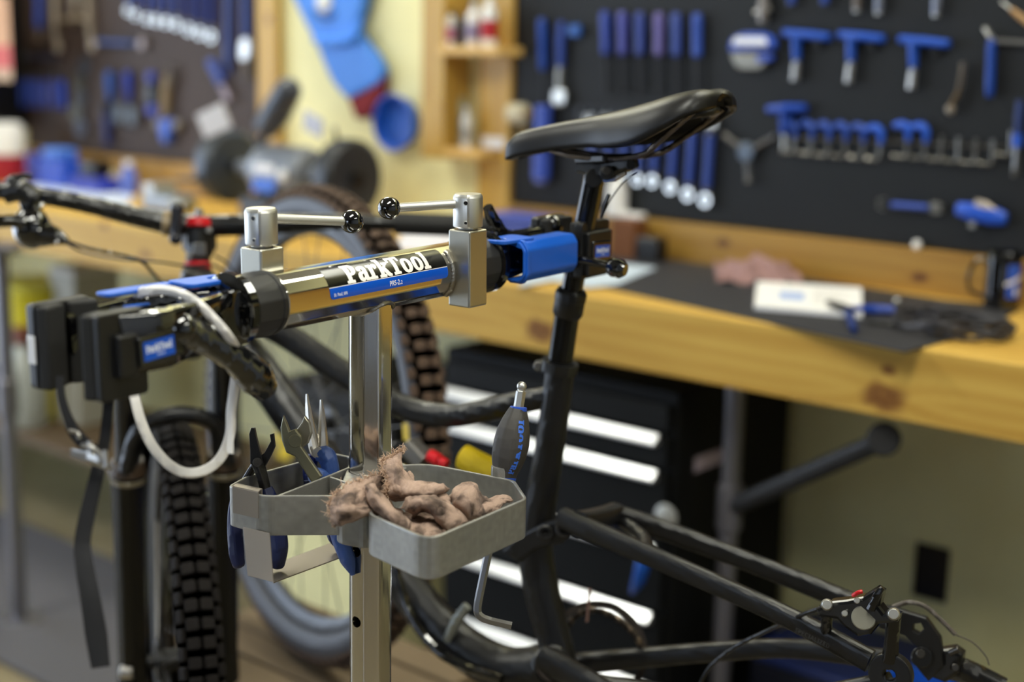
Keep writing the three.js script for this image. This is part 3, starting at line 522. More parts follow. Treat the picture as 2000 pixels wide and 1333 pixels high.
  part('shaft', [cyl([-.9212,1.0559,1.5548], [-.9216,1.0746,1.5501], 0.0053, 0.0053, 6), cyl([-.9216,1.0736,1.5504], [-.9218,1.0778,1.5494], 0.0040, 0.0040, 18), ball([-.9218,1.0793,1.5491], 0.0052, [1, 1, 1], 20)], M.zinc, d);
  part('bent_rod', sweep([[-.9212,.9849,1.5738], [-.9224,.9436,1.5859], [-.9233,.9002,1.5983], [-.9238,.8652,1.6081], [-.9235,.8532,1.611], [-.9219,.847,1.6113], [-.9177,.8429,1.6088], [-.9104,.84,1.6034], [-.894,.8357,1.5906]], 0.0043, { sides: 6, n: 70, tension: 0.35 }), std('#a3a3a4', 0.3, 0.9), d);
  // lettering wrapped on the handle
  const ct = painted(1024, 240, (c, w, h) => { c.clearRect(0, 0, w, h); slabLogo(c, 40, 35, 930, 165, '#2f63c8'); });
  const A = vec(axis[7]), B = vec(axis[0]), ax = B.clone().sub(A), L = ax.length(); ax.normalize();
  const crv = new THREE.CatmullRomCurve3(axis.slice().reverse().map(vec), false, 'catmullrom', 0.5), rr = rad.slice().reverse().map((r) => r[0]);
  const toCam = V(0.635, 0.2, 0.746), side = ax.clone().cross(toCam).normalize(), fr = side.clone().cross(ax).normalize();
  const pos = [], uv = [], idx = [], nu = 40, nv = 10;
  for (let i = 0; i <= nu; i++) for (let j = 0; j <= nv; j++) { const tt = lerp(0.1, 0.9, i / nu), f = tt * 7, k = Math.min(6, Math.floor(f)), r = lerp(rr[k], rr[k + 1], f - k) * 1.012 + 0.0004, a = lerp(-0.02, 0.80, j / nv) ; const q = crv.getPoint(tt).addScaledVector(side, -r * Math.sin(-a)).addScaledVector(fr, r * Math.cos(a)); pos.push(q.x, q.y, q.z); uv.push(i / nu, 1 - j / nv); }
  for (let i = 0; i < nu; i++) for (let j = 0; j < nv; j++) { const a = i * (nv + 1) + j, b = a + nv + 1; idx.push(a, b, a + 1, b, b + 1, a + 1); }
  const g = new THREE.BufferGeometry(); g.setAttribute('position', new THREE.Float32BufferAttribute(pos, 3)); g.setAttribute('uv', new THREE.Float32BufferAttribute(uv, 2)); g.setIndex(idx); g.computeVertexNormals();
  part('lettering', g, new THREE.MeshPhysicalMaterial({ map: ct, transparent: true, alphaTest: 0.5, roughness: 0.5 }), body);
}
// ------------------------------------------------------------------ rag
{
  const clothTex = texture(512, 512, (u, v) => { const st = fbm(u * 5, v * 5, 2, 4), fuzz = noise3(u * 150, v * 150, 3) * 13 + noise3(u * 70, v * 70, 5) * 9, dirt = sstep(-0.12, 0.36, st); return [lerp(162, 74, dirt) + fuzz, lerp(137, 60, dirt) + fuzz * 0.95, lerp(121, 52, dirt) + fuzz * 0.9]; });
  clothTex.repeat.set(9, 9);
  const weave = texture(256, 256, (u, v) => { const k = 128 + 50 * Math.sin(u * 2 * Math.PI * 42) * Math.sin(v * 2 * Math.PI * 42) + 80 * noise3(u * 60, v * 60, 1); return [k, k, k]; }, false); weave.repeat.set(26, 26);
  const cloth = std('#ffffff', 1, 0, { map: clothTex, bumpMap: weave, bumpScale: 0.0004, sheen: 0.5, sheenRoughness: 0.6, sheenColor: new THREE.Color(0.4, 0.32, 0.28) });
  const t = thing('cleaning_rag', 'crumpled brown cotton rag with a frayed edge spilling out of the tray', 'rag', [-.9133,.9608,1.7008]);
  const wob = (amp, f, s) => (p, u, v) => { const q = 0.0011 * fbm(p.x * 240, p.y * 240, p.z * 240 + s, 2) - 0.0022 * Math.pow(Math.max(0, 1 - 4.5 * Math.abs(noise3(p.x * 46 + s, p.y * 46, p.z * 46))), 1.6); p.x += q * 0.6; p.y += q; p.z += q * 0.6; p.x += amp * fbm(p.x * f + s, p.y * f, p.z * f, 3); p.y += amp * fbm(p.x * f, p.y * f + s, p.z * f + 4, 3); p.z += amp * fbm(p.x * f + 9, p.y * f, p.z * f + s, 3); };
  const sheets = [], edges = [];
  const add = (rows, nu, nv, seed, amp = 0.005, th = 0.0022) => { const g = patch(rows, nu, nv, wob(amp, 60, seed)); sheets.push(sheet(g, th)); return g; };
  // lobe hanging over the tray edge (rows run from its fringe to the inside)
  const A = add([
    [[-.9598,.9737,1.7744], [-.9639,.9842,1.7778], [-.9671,.9931,1.7754], [-.9685,1.0019,1.7662], [-.9696,1.0085,1.7466], [-.9695,1.0089,1.725], [-.9715,1.0105,1.7035]],
    [[-.9491,.9772,1.7764], [-.947,.9895,1.7834], [-.9468,.9983,1.7822], [-.9493,1.0037,1.7708], [-.9551,1.0069,1.7508], [-.9623,1.0063,1.7277], [-.9714,1.0052,1.7008]],
    [[-.9431,.9815,1.7675], [-.9365,.9928,1.7763], [-.9373,.9986,1.7741], [-.943,1.001,1.7622], [-.9506,1.0016,1.7457], [-.9626,.9987,1.7219], [-.9714,.9961,1.6979]],
    [[-.9379,.9858,1.7552], [-.934,.9927,1.7608], [-.9378,.9953,1.7566], [-.9456,.9956,1.7457], [-.9543,.9946,1.732], [-.9636,.9915,1.714], [-.9714,.989,1.6944]],
    [[-.9381,.9832,1.7401], [-.9418,.9852,1.7372], [-.946,.9867,1.7324], [-.9509,.9876,1.7256], [-.9563,.9875,1.7169], [-.964,.9857,1.7051], [-.9714,.9828,1.6908]],
  ], 56, 40, 1, 0.006);
  edges.push(A.map((c) => c[0]));
  // narrow rolled fold crossing in front of it
  add([
    [[-.9537,1.0028,1.7427], [-.9389,.9977,1.7502], [-.9244,.99,1.7534], [-.909,.9798,1.7523], [-.9015,.9762,1.751]],
    [[-.9459,1.0102,1.7475], [-.9281,1.0048,1.7552], [-.913,.9973,1.7578], [-.8977,.9873,1.7555], [-.8896,.9816,1.7528]],
    [[-.9474,1.0104,1.7406], [-.9289,1.0054,1.7477], [-.9144,.9992,1.7504], [-.898,.9917,1.7492], [-.8894,.985,1.7463]],
    [[-.9574,1.0036,1.7269], [-.9408,.9993,1.7327], [-.9265,.9944,1.7352], [-.9108,.9881,1.7343], [-.9019,.9819,1.7336]],
  ], 40, 22, 2, 0.005);
  add([
    [[-.9682,1.0005,1.7235], [-.9687,.9927,1.7126], [-.9652,.9883,1.704]],
    [[-.9567,.9943,1.7221], [-.9573,.9845,1.7118], [-.9551,.9811,1.7041]],
    [[-.9381,.9894,1.725], [-.9389,.9806,1.7173], [-.9344,.9768,1.7078]],
  ], 16, 16, 12, 0.006);
  // peak with the torn edge, running into the roll to its right
  const C = add([
    [[-.9798,1.0171,1.6954], [-.9779,1.0199,1.6917], [-.9737,1.023,1.6873], [-.97,1.0249,1.6823], [-.9666,1.0282,1.6772]],
    [[-.9678,1.013,1.7037], [-.9623,1.0167,1.7034], [-.9582,1.0195,1.7005], [-.957,1.0202,1.6953], [-.961,1.0189,1.6856]],
    [[-.9565,1.0071,1.7091], [-.9478,1.0105,1.7114], [-.9429,1.0132,1.7093], [-.9442,1.013,1.7024], [-.9505,1.0109,1.6896]],
    [[-.9501,1.0011,1.7133], [-.9366,1.0049,1.7169], [-.9289,1.0081,1.7148], [-.9288,1.0089,1.7065], [-.9381,1.0055,1.6885]],
    [[-.9491,.9942,1.7142], [-.9319,.9983,1.7173], [-.9172,1.0034,1.7141], [-.9123,1.0067,1.7037], [-.921,1.0061,1.6818]],
    [[-.9496,.989,1.7081], [-.9295,.9932,1.7086], [-.9131,.9979,1.7041], [-.9048,1.0024,1.6958], [-.9097,1.0056,1.6777]],
    [[-.9521,.9832,1.6943], [-.9361,.9863,1.6919], [-.9238,.9897,1.6859], [-.9137,.993,1.6791], [-.9107,.9979,1.6699]],
  ], 44, 60, 3, 0.006);
  edges.push(C[0]); edges.push(C.map((c) => c[0]));
  
  // broad arch of cloth in the middle and its dark hollow
  add([
    [[-.9294,.9862,1.7184], [-.9206,.9961,1.7217], [-.912,1.0023,1.718], [-.9019,1.001,1.7045], [-.8927,.9916,1.6884], [-.8847,.9808,1.6765], [-.8818,.9733,1.6707]],
    [[-.9145,.9869,1.7243], [-.9045,.9974,1.729], [-.8948,1.0037,1.7272], [-.8864,1.0019,1.7179], [-.8796,.9922,1.7066], [-.8743,.9827,1.6979], [-.873,.9755,1.6921]],
    [[-.9121,.9835,1.7205], [-.9031,.9915,1.7241], [-.8957,.9958,1.7221], [-.887,.9937,1.7179], [-.8802,.985,1.713], [-.8767,.9775,1.7081], [-.8763,.9706,1.7042]],
    [[-.9237,.9751,1.7058], [-.9177,.9815,1.7071], [-.9126,.9847,1.7045], [-.9022,.9834,1.704], [-.8936,.9776,1.7037], [-.888,.9716,1.7032], [-.8869,.9652,1.7013]],
  ], 56, 30, 4, 0.005);
  add([
    [[-.9442,.9729,1.7078], [-.9422,.9729,1.6927], [-.9286,.9743,1.6807], [-.9094,.9709,1.6746]],
    [[-.9196,.9781,1.7391], [-.9141,.977,1.7212], [-.9033,.9764,1.7042], [-.8881,.9739,1.6959]],
    [[-.9119,.975,1.7561], [-.8914,.9768,1.7476], [-.8795,.9758,1.7324], [-.8719,.9726,1.716]],
    [[-.913,.9646,1.7598], [-.8877,.9666,1.7512], [-.8752,.9659,1.7367], [-.8706,.964,1.7172]],
  ], 30, 30, 5, 0.007);
  // lump at the right with its tail along the tray wall
  add([
    [[-.9202,.984,1.6603], [-.9164,.9937,1.6571], [-.9114,.9987,1.6462], [-.9077,.994,1.6335], [-.904,.9824,1.6282], [-.8995,.9787,1.6146], [-.8883,.981,1.6071], [-.8807,.9805,1.6088]],
    [[-.9018,.9879,1.6771], [-.8939,.998,1.677], [-.8892,1.0029,1.669], [-.8897,.997,1.655], [-.8922,.9847,1.6429], [-.8879,.9813,1.6309], [-.8816,.9826,1.6211], [-.877,.9814,1.6162]],
    [[-.8935,.9853,1.6801], [-.8813,.994,1.6834], [-.8766,.998,1.6784], [-.8787,.992,1.6657], [-.881,.9835,1.6539], [-.88,.9812,1.6429], [-.8786,.9816,1.6323], [-.8772,.9807,1.6246]],
    [[-.8905,.9764,1.6745], [-.8799,.9826,1.6773], [-.8752,.9853,1.6753], [-.8751,.9825,1.6679], [-.8762,.9786,1.6592], [-.8757,.9782,1.6507], [-.8752,.9789,1.6422], [-.8748,.9796,1.6335]],
    [[-.8935,.9654,1.6666], [-.8865,.9694,1.6677], [-.8819,.9711,1.666], [-.8809,.9709,1.6598], [-.8797,.9706,1.6535], [-.8787,.9714,1.6471], [-.877,.9722,1.64], [-.8745,.9741,1.6321]],
  ], 60, 36, 6, 0.007);
  add([
    [[-.9241,.9948,1.6741], [-.9124,.9954,1.6747], [-.9045,.9919,1.6743]],
    [[-.9141,.9935,1.686], [-.9018,.9945,1.6874], [-.8952,.9901,1.6843]],
    [[-.9085,.9868,1.6831], [-.8992,.9881,1.6842], [-.8953,.9827,1.6796]],
  ], 18, 18, 7, 0.005);
  add([
    [[-.9774,.9947,1.6632], [-.977,.999,1.6577], [-.9734,.996,1.6554]],
    [[-.9727,.9916,1.6693], [-.9704,.9955,1.6651], [-.9664,.9925,1.6625]],
    [[-.9633,.9876,1.6758], [-.9598,.9907,1.6721], [-.9558,.9898,1.6689]],
  ], 14, 14, 8, 0.003);
  const body = part('cloth', sheets, cloth, t);
  // frayed threads along the torn edges
  const r = rng(77), th = [];
  for (const e of edges) for (let k = 0; k < e.length - 1; k++) for (let q = 0; q < 5; q++) {
    const p = e[k].clone().lerp(e[k + 1], r()), out = V(r() - 0.5, r() - 0.3, r() - 0.5).multiplyScalar(1.3).addScaledVector(V(0.635, 0.2, 0.746), 0.5).addScaledVector(V(-0.3, 0.6, 0), 0.4).normalize(), L = 0.003 + 0.005 * r();
    const b = p.clone().addScaledVector(out, L * 0.5).add(V(r() - 0.5, r() - 0.5, r() - 0.5).multiplyScalar(L * 0.5)), c = p.clone().addScaledVector(out, L * 0.8).add(V(r() - 0.5, r() - 0.5, r() - 0.5).multiplyScalar(L));
    th.push(sweep([p, b, c], [0.00038, 0.00032, 0.00016], { n: 4, sides: 4 }));
  }
  const tip = [-.9665,1.0277,1.6772].map(Number), tv = vec(tip);
  for (let k = 0; k < 14; k++) th.push(sweep([tv.clone().add(V((r() - 0.5) * 0.004, -0.004 * r(), (r() - 0.5) * 0.004)), tv.clone().add(V((r() - 0.5) * 0.003, 0.004, (r() - 0.5) * 0.003)), tv.clone().add(V((r() - 0.5) * 0.008, 0.009 * r(), (r() - 0.5) * 0.008))], [0.0004, 0.0003, 0.00014], { n: 5, sides: 4 }));
  part('fringe', th, std('#c3a78f', 1), body, undefined, 'stuff');
}
// ------------------------------------------------------------------ things hanging from the near clamp
{
  const lp = [[-1.0585,1.1998,1.9184], [-1.0416,1.2069,1.9182], [-1.0206,1.2101,1.9155], [-1.0007,1.2082,1.9125], [-.9839,1.2009,1.9082], [-.9703,1.1886,1.9027], [-.9636,1.1745,1.8941], [-.9757,1.1551,1.876], [-.9922,1.1273,1.864], [-.9992,1.0977,1.8644], [-1.0008,1.0737,1.8655], [-1.0039,1.054,1.8735], [-1.0088,1.0438,1.8871], [-1.0174,1.0422,1.9016], [-1.0267,1.0506,1.9139], [-1.0362,1.0679,1.924], [-1.0428,1.09,1.9304], [-1.0481,1.1129,1.9328], [-1.0605,1.136,1.9292], [-1.0692,1.1665,1.923]];
  const loop = sweep(lp, [[0.0024, 0.0036]], { closed: true, n: 160, sides: 12 });
  const g = sweep(lp, () => [0.0025, 0.0046], { closed: true, n: 160, sides: 12 });
  const tail = sweep([[-.9838,1.1325,1.8729], [-.9876,1.1132,1.8732], [-.9869,1.0925,1.8755], [-.9841,1.0624,1.8785]], () => [0.0014, 0.0042], { n: 24, sides: 10 });
  const t = thing('hanging_loop', 'loop of flat white cord hung over the near black clamp', 'cord', [-1.0174,1.0422,1.9016]);
  part('cord', g, std('#f0ece6', 0.7), t); part('tail', tail, std('#f0ece6', 0.7), t);
  // toe strap with its buckle
  const s = thing('toe_strap', 'black webbing strap with a bright metal buckle hanging below the near clamp', 'strap', [-.9861,.9053,2.0187]);
  const web = std('#17171a', 0.8), up = [0.759, 0.02, -0.65];
  part('strap', sweep([[-1.0052,1.1363,1.9865], [-1.0031,1.1132,1.9909], [-1.0019,1.0901,1.9961], [-1.0027,1.0669,2.003], [-1.0039,1.0353,2.0125], [-1.0038,1.01,2.0192], [-.9955,.993,2.0234], [-.9835,.9678,2.0266], [-.9756,.9388,2.0277], [-.9688,.9122,2.029]], [[0.0012, 0.0046], [0.0012, 0.0046], [0.0012, 0.005], [0.0012, 0.006], [0.0012, 0.0068], [0.0012, 0.007], [0.0012, 0.0076], [0.0012, 0.0085], [0.0012, 0.0095], [0.0012, 0.008]], { up, sides: 10, n: 60, power: 0.5 }), web, s);
  part('strap', sweep([[-1.0382,1.146,2.012], [-1.0348,1.1293,2.0136], [-1.0284,1.1126,2.0126], [-1.022,1.1001,2.0105], [-1.0125,1.089,2.0054], [-1.0044,1.0824,2.0003]], [[0.0012, 0.0034], [0.0012, 0.0034], [0.0012, 0.004], [0.0012, 0.0055], [0.0014, 0.006], [0.0014, 0.006]], { up: [0.6, 0.5, -0.5], sides: 10, n: 40, power: 0.5 }), web, s);
  part('buckle', [sweep([[-1.0197,1.1031,2.0171], [-1.0146,1.1016,2.0132], [-1.0123,1.0966,2.0125]], 0.0016, { sides: 8 }), sweep([[-1.0136,1.0865,2.0204], [-1.0027,1.084,2.0145], [-.9917,1.0806,2.0087], [-.9817,1.0742,2.002]], [[0.0008, 0.0035], [0.0012, 0.0045], [0.0012, 0.0045], [0.0009, 0.003]], { sides: 10, power: 0.6 }), sweep([[-1.0057,1.0931,2.0146], [-.9965,1.0913,2.0099], [-.9916,1.0864,2.0071], [-.9873,1.0795,2.0053]], 0.0022, { sides: 8 }), cyl([-1.001,1.0965,2.0097], [-.9993,1.0849,2.0113], 0.0024), cyl([-.9889,1.0898,2.0038], [-.986,1.0766,2.0049], 0.0022)], M.steel, s);
}

// ------------------------------------------------------------------ mountain bike held by its seatpost, front wheel fitted, rear wheel out
// a wheel about its hub: n is the axle direction; tyre with knobbed tread, rim, spokes, hub
function wheelParts(c, n, R, tr, owner, mats, seed) {
  const N = vec(n).normalize(), up = V(0, 1, 0).addScaledVector(N, -N.y).normalize(), fw = N.clone().cross(up);
  const on = (a, r, l = 0) => vec(c).addScaledVector(fw, Math.cos(a) * r).addScaledVector(up, Math.sin(a) * r).addScaledVector(N, l);
  const hubEnd = (l) => vec(c).addScaledVector(N, l);
  const torus = new THREE.TorusGeometry(R - tr, tr * 0.93, 22, 120);
  const m = new THREE.Matrix4().makeBasis(fw, up, N).setPosition(vec(c));
  part('tire', place(torus, m), mats.tire, owner);
  const r = rng(seed), knobs = [], K = 96;
  const base = [new RoundedBoxGeometry(1, 1, 1, 1, 0.16), new RoundedBoxGeometry(1, 1, 1, 1, 0.16)];
  for (let k = 0; k < K; k++) for (const [th, w, h, d] of [[-0.98, 0.012, 0.0075, 0.0175], [-0.34, 0.0165, 0.007, 0.0155], [0.34, 0.0165, 0.007, 0.0155], [0.98, 0.012, 0.0075, 0.0175]]) {
    const a = (k + (Math.abs(th) > 0.6 ? 0.5 : 0)) / K * 2 * Math.PI, rr = R - tr + tr * 0.96 * Math.cos(th), l = tr * 0.96 * Math.sin(th);
    const g = base[0].clone(); g.scale(d * (0.95 + 0.1 * r()), h, w);
    const radial = V(0, 0, 0).addScaledVector(fw, Math.cos(a)).addScaledVector(up, Math.sin(a)), tang = V(0, 0, 0).addScaledVector(fw, -Math.sin(a)).addScaledVector(up, Math.cos(a));
    const out = radial.clone().multiplyScalar(Math.cos(th)).addScaledVector(N, Math.sin(th)), side = out.clone().cross(tang);
    knobs.push(place(g, new THREE.Matrix4().makeBasis(tang, out, side.negate()).setPosition(on(a, rr, l))));
  }
  part('tread', knobs, mats.tread, owner, undefined, 'stuff');
  const rimR = R - 2 * tr + 0.004;
  const prof = [[rimR, -0.013], [rimR + 0.002, -0.0145], [rimR - 0.006, -0.0145], [rimR - 0.02, -0.006], [rimR - 0.02, 0.006], [rimR - 0.006, 0.0145], [rimR + 0.002, 0.0145], [rimR, 0.013], [rimR - 0.004, 0], [rimR, -0.013]];
  part('rim', lathe(prof, hubEnd(0), hubEnd(1), 96), mats.rim, owner);
  for (let k = 0; k < 28; k++) { const a = k / 28 * 2 * Math.PI, s = k % 2 ? 1 : -1, o = (k % 4 < 2 ? 1 : -1) * 0.42; part('spoke', sweep([on(a + o, 0.026, s * 0.028), on(a, rimR - 0.016, s * 0.003)], 0.001, { sides: 5, n: 1, smooth: false }), mats.spoke, owner); }
  part('hub', [cyl(hubEnd(-0.05), hubEnd(0.05), 0.010), cyl(hubEnd(-0.033), hubEnd(-0.026), 0.03), cyl(hubEnd(0.026), hubEnd(0.033), 0.03), cyl(hubEnd(-0.03), hubEnd(0.03), 0.016)], mats.hub, owner);
  return { on, hubEnd, N, fw, up };
}
const mudTex = texture(256, 256, (u, v) => { const n = sstep(-0.12, 0.2, fbm(u * 9, v * 9, 6, 4)), f = noise3(u * 80, v * 80, 2) * 14; return [lerp(44, 118, n) + f, lerp(38, 88, n) + f, lerp(34, 64, n) + f]; });
const wheelMats = { tire: std('#141312', 0.7), tread: std('#15110f', 0.85, 0, { specularIntensity: 0.5 }), rim: std('#111112', 0.35), spoke: M.darkSteel, hub: M.satin };
const frameM = std('#08080a', 0.4);
{
  const t = thing('mountain_bike', 'matte black full suspension mountain bike without rear wheel, clamped by its seatpost', 'bicycle', [-1.0553,.6526,1.3208], 0);
  const n9 = [0.1564, 0, 0.9877];
  part('frame', [
    sweep([[-1.0516,1.0511,1.3203], [-1.0584,.9889,1.3213], [-1.0666,.9221,1.3226], [-1.0777,.8466,1.3244], [-1.0809,.7985,1.3249], [-1.0691,.7463,1.323], [-1.0528,.695,1.3204], [-1.0427,.6558,1.3188]], [0.0178, 0.0182, 0.0186, 0.0205, 0.0225, 0.0225, 0.0215, 0.024], { sides: 24, n: 56 }),
    sweep([[-1.0674,1.0032,1.3228], [-1.1197,.9862,1.331], [-1.1722,.9676,1.3394], [-1.2204,.9561,1.347], [-1.275,.956,1.3556], [-1.3288,.9703,1.3642], [-1.3926,.9938,1.3743], [-1.4807,1.0295,1.3882], [-1.5819,1.0642,1.4042], [-1.6343,1.0821,1.4125]], [[0.0150, 0.0135], [0.0165, 0.0145], [0.017, 0.015], [0.0175, 0.0155], [0.018, 0.016], [0.018, 0.017], [0.018, 0.017], [0.019, 0.018], [0.021, 0.02], [0.023, 0.022]], { sides: 24, n: 80 }),
    sweep([[-1.6303,1.0529,1.4119], [-1.5552,.9953,1.4], [-1.4823,.9245,1.3885], [-1.4024,.8386,1.3758], [-1.3073,.7364,1.3608], [-1.2152,.6589,1.3462], [-1.1271,.6305,1.3322], [-1.0514,.648,1.3202]], [0.024, 0.026, 0.027, 0.028, 0.028, 0.028, 0.03, 0.032], { sides: 24, n: 70 }),
    cyl([-1.6404,1.1051,1.4135], [-1.6703,.9804,1.4182], 0.0235, 0.026, 28),
    cyl([-1.0209,.6751,1.361], [-1.0851,.6284,1.28], 0.026),
    sweep([[-1.0814,.8188,1.325], [-1.0567,.8348,1.3109], [-1.0424,.8473,1.2985]], [0.016, 0.014, 0.012], { sides: 16 }),
  ], frameM, t);
  // rear triangle with dropouts
  for (const s of [1, -1]) {
    const far = s < 0;
    const stay = far ? [[-1.0058,.8537,1.2674], [-.942,.845,1.2523], [-.8506,.828,1.2317], [-.7686,.8124,1.2147], [-.6829,.7946,1.1991]] : [[-1.0188,.8657,1.3515], [-.9554,.8574,1.3506], [-.8038,.8339,1.3397], [-.7037,.8142,1.33], [-.6214,.7917,1.321]];
    const st = part('seat_stay', sweep(stay, [[0.0105, 0.013], [0.0095, 0.0125], [0.0085, 0.0115], [0.0085, 0.0118], [0.009, 0.0125]], { up: [0.4, 0.9, 0], sides: 20, power: 0.62, n: 44 }), frameM, t);
    if (!far) {
      part('dropout', slab((() => { const q = new THREE.Shape(circle(0, 0, 0.0235, 40).map(([x, y]) => new THREE.Vector2(x, y))); return q; })(), 0.012, frame([-.5981,.7844,1.3193], [0.9877, 0, -0.1564], [0, 1, 0]), 0.002, [circle(0, 0, 0.0062, 24)]), frameM, st);
      const txt = painted(512, 64, (c) => { c.clearRect(0, 0, 512, 64); c.fillStyle = '#2b2a29'; c.font = 'bold 52px sans-serif'; c.fillText('SPECIALIZED', 60, 50); });
      const A = V(...[-.7076,.8136,1.3452]), B = V(...[-.6429,.7983,1.338]);
      part('lettering', place(new THREE.PlaneGeometry(A.distanceTo(B), 0.0095), frame(A.clone().lerp(B, 0.5), B.clone().sub(A), [0, 1, 0])), new THREE.MeshPhysicalMaterial({ map: txt, transparent: true, alphaTest: 0.4, roughness: 0.5 }), st);
    } else part('dropout', cut([[-.6894,.8019,1.2001], [-.6601,.8056,1.1955], [-.6193,.8022,1.189], [-.6019,.7824,1.1863], [-.5954,.7501,1.1852], [-.6107,.7275,1.1877], [-.6263,.7422,1.1901], [-.622,.7619,1.1894], [-.6404,.776,1.1924], [-.6699,.7783,1.197]], 0.009, 0.0015, [[[-.6329,.7915,1.1912], [-.6245,.7948,1.1898], [-.6206,.7883,1.1892], [-.6258,.7821,1.19], [-.6323,.7842,1.1911]]]), frameM, st);
    part('chain_stay', sweep(far ? [[-1.0574,.6386,1.2807], [-.9556,.6718,1.2544], [-.8518,.7043,1.2299], [-.7634,.7284,1.2139], [-.6554,.741,1.1947]] : [[-1.0226,.6557,1.3511], [-.8912,.6777,1.3455], [-.735,.7109,1.3309], [-.5982,.7727,1.3173]], [[0.012, 0.014], [0.010, 0.012], [0.009, 0.0115], [0.009, 0.012]], { up: [0, 1, 0], sides: 18, power: 0.65 }), frameM, t);
  }
  part('stay_bridge', [sweep([[-.9934,.8632,1.3515], [-.9965,.8559,1.3115], [-.9988,.855,1.2663]], [[0.012, 0.016], [0.013, 0.017], [0.012, 0.014]], { sides: 16, power: 0.6 }), sweep([[-.9906,.8472,1.265], [-.9341,.8488,1.3016], [-.9004,.8497,1.3419]], [0.008, 0.008, 0.008], { sides: 12 })], frameM, t);
  for (const [p, q, r] of [[[-1.0488,.8375,1.3461], [-1.0401,.8423,1.3569], .0105], [[-1.0176,.8498,1.3493], [-1.0063,.8561,1.3637], .0105], [[-1.0974,.8043,1.3417], [-1.0869,.8102,1.3542], .0105]]) { const b = part('pivot_bolt', lathe([[0, 0], [r, 0], [r, 0.01], [r * 0.8, 0.012], [r * 0.55, 0.0115], [r * 0.5, 0.006], [0, 0.006]], p, q, 28), std('#2b2a29', 0.32, 0.6), t); }
  part('rocker_link', cut([[-1.1115,.8009,1.35], [-1.0932,.8216,1.3471], [-1.0535,.8496,1.3408], [-1.0251,.8605,1.3363], [-1.014,.8469,1.3346], [-1.0277,.8283,1.3367], [-1.0635,.8129,1.3424], [-1.0887,.79,1.3464]], 0.012, 0.003), frameM, t);
  // rear shock between the top tube and the rocker
  const sh = part('rear_shock', [cyl([-1.2379,.8786,1.3498], [-1.1163,.8391,1.3305], 0.019, 0.019, 28), cyl([-1.2828,.8954,1.3569], [-1.2339,.8779,1.3491], 0.013, 0.013, 24), cyl([-1.2736,.9046,1.3757], [-1.3086,.8904,1.3407], 0.013)], M.satin, t);
  const rb = []; for (let k = 0; k < 6; k++) rb.push(cyl([-1.2574,.9128,1.3731].map((v, i) => v + k * [0.0052, -0.0030, 0][i]), [-1.2574,.9128,1.3731].map((v, i) => v + k * [0.0052, -0.0030, 0][i] + [0.0035, -0.002, 0][i]), 0.0155, 0.0155, 24));
  part('air_sleeve', rb, std('#8d8a86', 0.35, 0.7), sh);
  part('rebound_knob', [cyl([-1.2185,.9098,1.3771], [-1.2027,.905,1.3746], 0.0085, 0.0085, 16)], M.red, sh); part('rebound_knob', cyl([-1.2019,.9045,1.3744], [-1.191,.9016,1.3727], 0.0072, 0.0066, 16), M.red, sh);
  part('piggyback', [sweep([[-1.1664,.916,1.3688], [-1.1435,.9099,1.3652], [-1.1171,.9032,1.361]], 0.0165, { sides: 20, n: 12 })], M.yellow, sh, 'yellow reservoir of the shock');
  // seatpost, collar, saddle
  const sp = part('seatpost', [cyl([-1.0128,1.2818,1.3141], [-1.042,1.1281,1.3187], 0.0129, 0.0129, 36), cyl([-1.045,1.1108,1.3192], [-1.053,1.0502,1.3205], 0.0154, 0.0154, 36)], std('#09090a', 0.16), t);
  part('post_collar', lathe([[0, 0], [0.0165, 0], [0.0185, 0.004], [0.0185, 0.020], [0.0192, 0.021], [0.0192, 0.030], [0.0165, 0.034], [0, 0.034]], [-1.0452,1.107,1.3192], [-1.039,1.144,1.3183], 36), M.satin, sp);
  part('post_head', [cyl([-1.0009,1.2776,1.3325], [-1.0284,1.2737,1.2963], 0.011), sweep([[-1.03,1.2903,1.3168], [-.9983,1.2874,1.3118], [-.9651,1.2976,1.3066]], [[0.016, 0.009], [0.02, 0.011], [0.014, 0.008]], { sides: 16, power: 0.6 }), cyl([-.9779,1.2854,1.339], [-1.0184,1.2799,1.2846], 0.0085), cyl([-.9519,1.296,1.3288], [-.9833,1.2919,1.2851], 0.006), box(0.05, 0.010, 0.05, ...[-1.0021,1.2991,1.3124], 0.003, 0, -0.16, 0.1)], M.satin, sp);
  part('post_bolt', cyl([-.9779,1.2878,1.34], [-.9813,1.2874,1.3354], 0.0048), M.darkSteel, sp);
  part('post_lever', sweep([[-.9876,1.2761,1.3304], [-.9746,1.2787,1.3283], [-.9606,1.286,1.3261]], [[0.003, 0.003], [0.003, 0.004], [0.002, 0.002]], { sides: 10 }), M.steel, sp);
  part('post_cable', [sweep([[-.9523,1.286,1.3146], [-.9635,1.2774,1.3215], [-.9741,1.2649,1.3232], [-.9835,1.2506,1.3247], [-.9941,1.2317,1.3233]], 0.0009, { sides: 6, n: 30 }), sweep([[-.9838,1.2595,1.3247], [-.988,1.2485,1.3254], [-.9955,1.2316,1.3235]], 0.0022, { sides: 8 })], M.satin, sp);
  part('seat_clamp', [lathe([[0.0178, 0], [0.0225, 0], [0.0225, 0.013], [0.0178, 0.013], [0.0178, 0]], [-1.0548,1.0372,1.3208], [-1.0517,1.0543,1.3203], 36), box(0.02, 0.014, 0.014, ...[-1.0756,1.0408,1.3241], 0.003)], M.satin, t);
  part('clamp_bolt', cyl([-1.0755,1.0427,1.3362], [-1.0887,1.0381,1.3201], 0.005), M.steel, t);
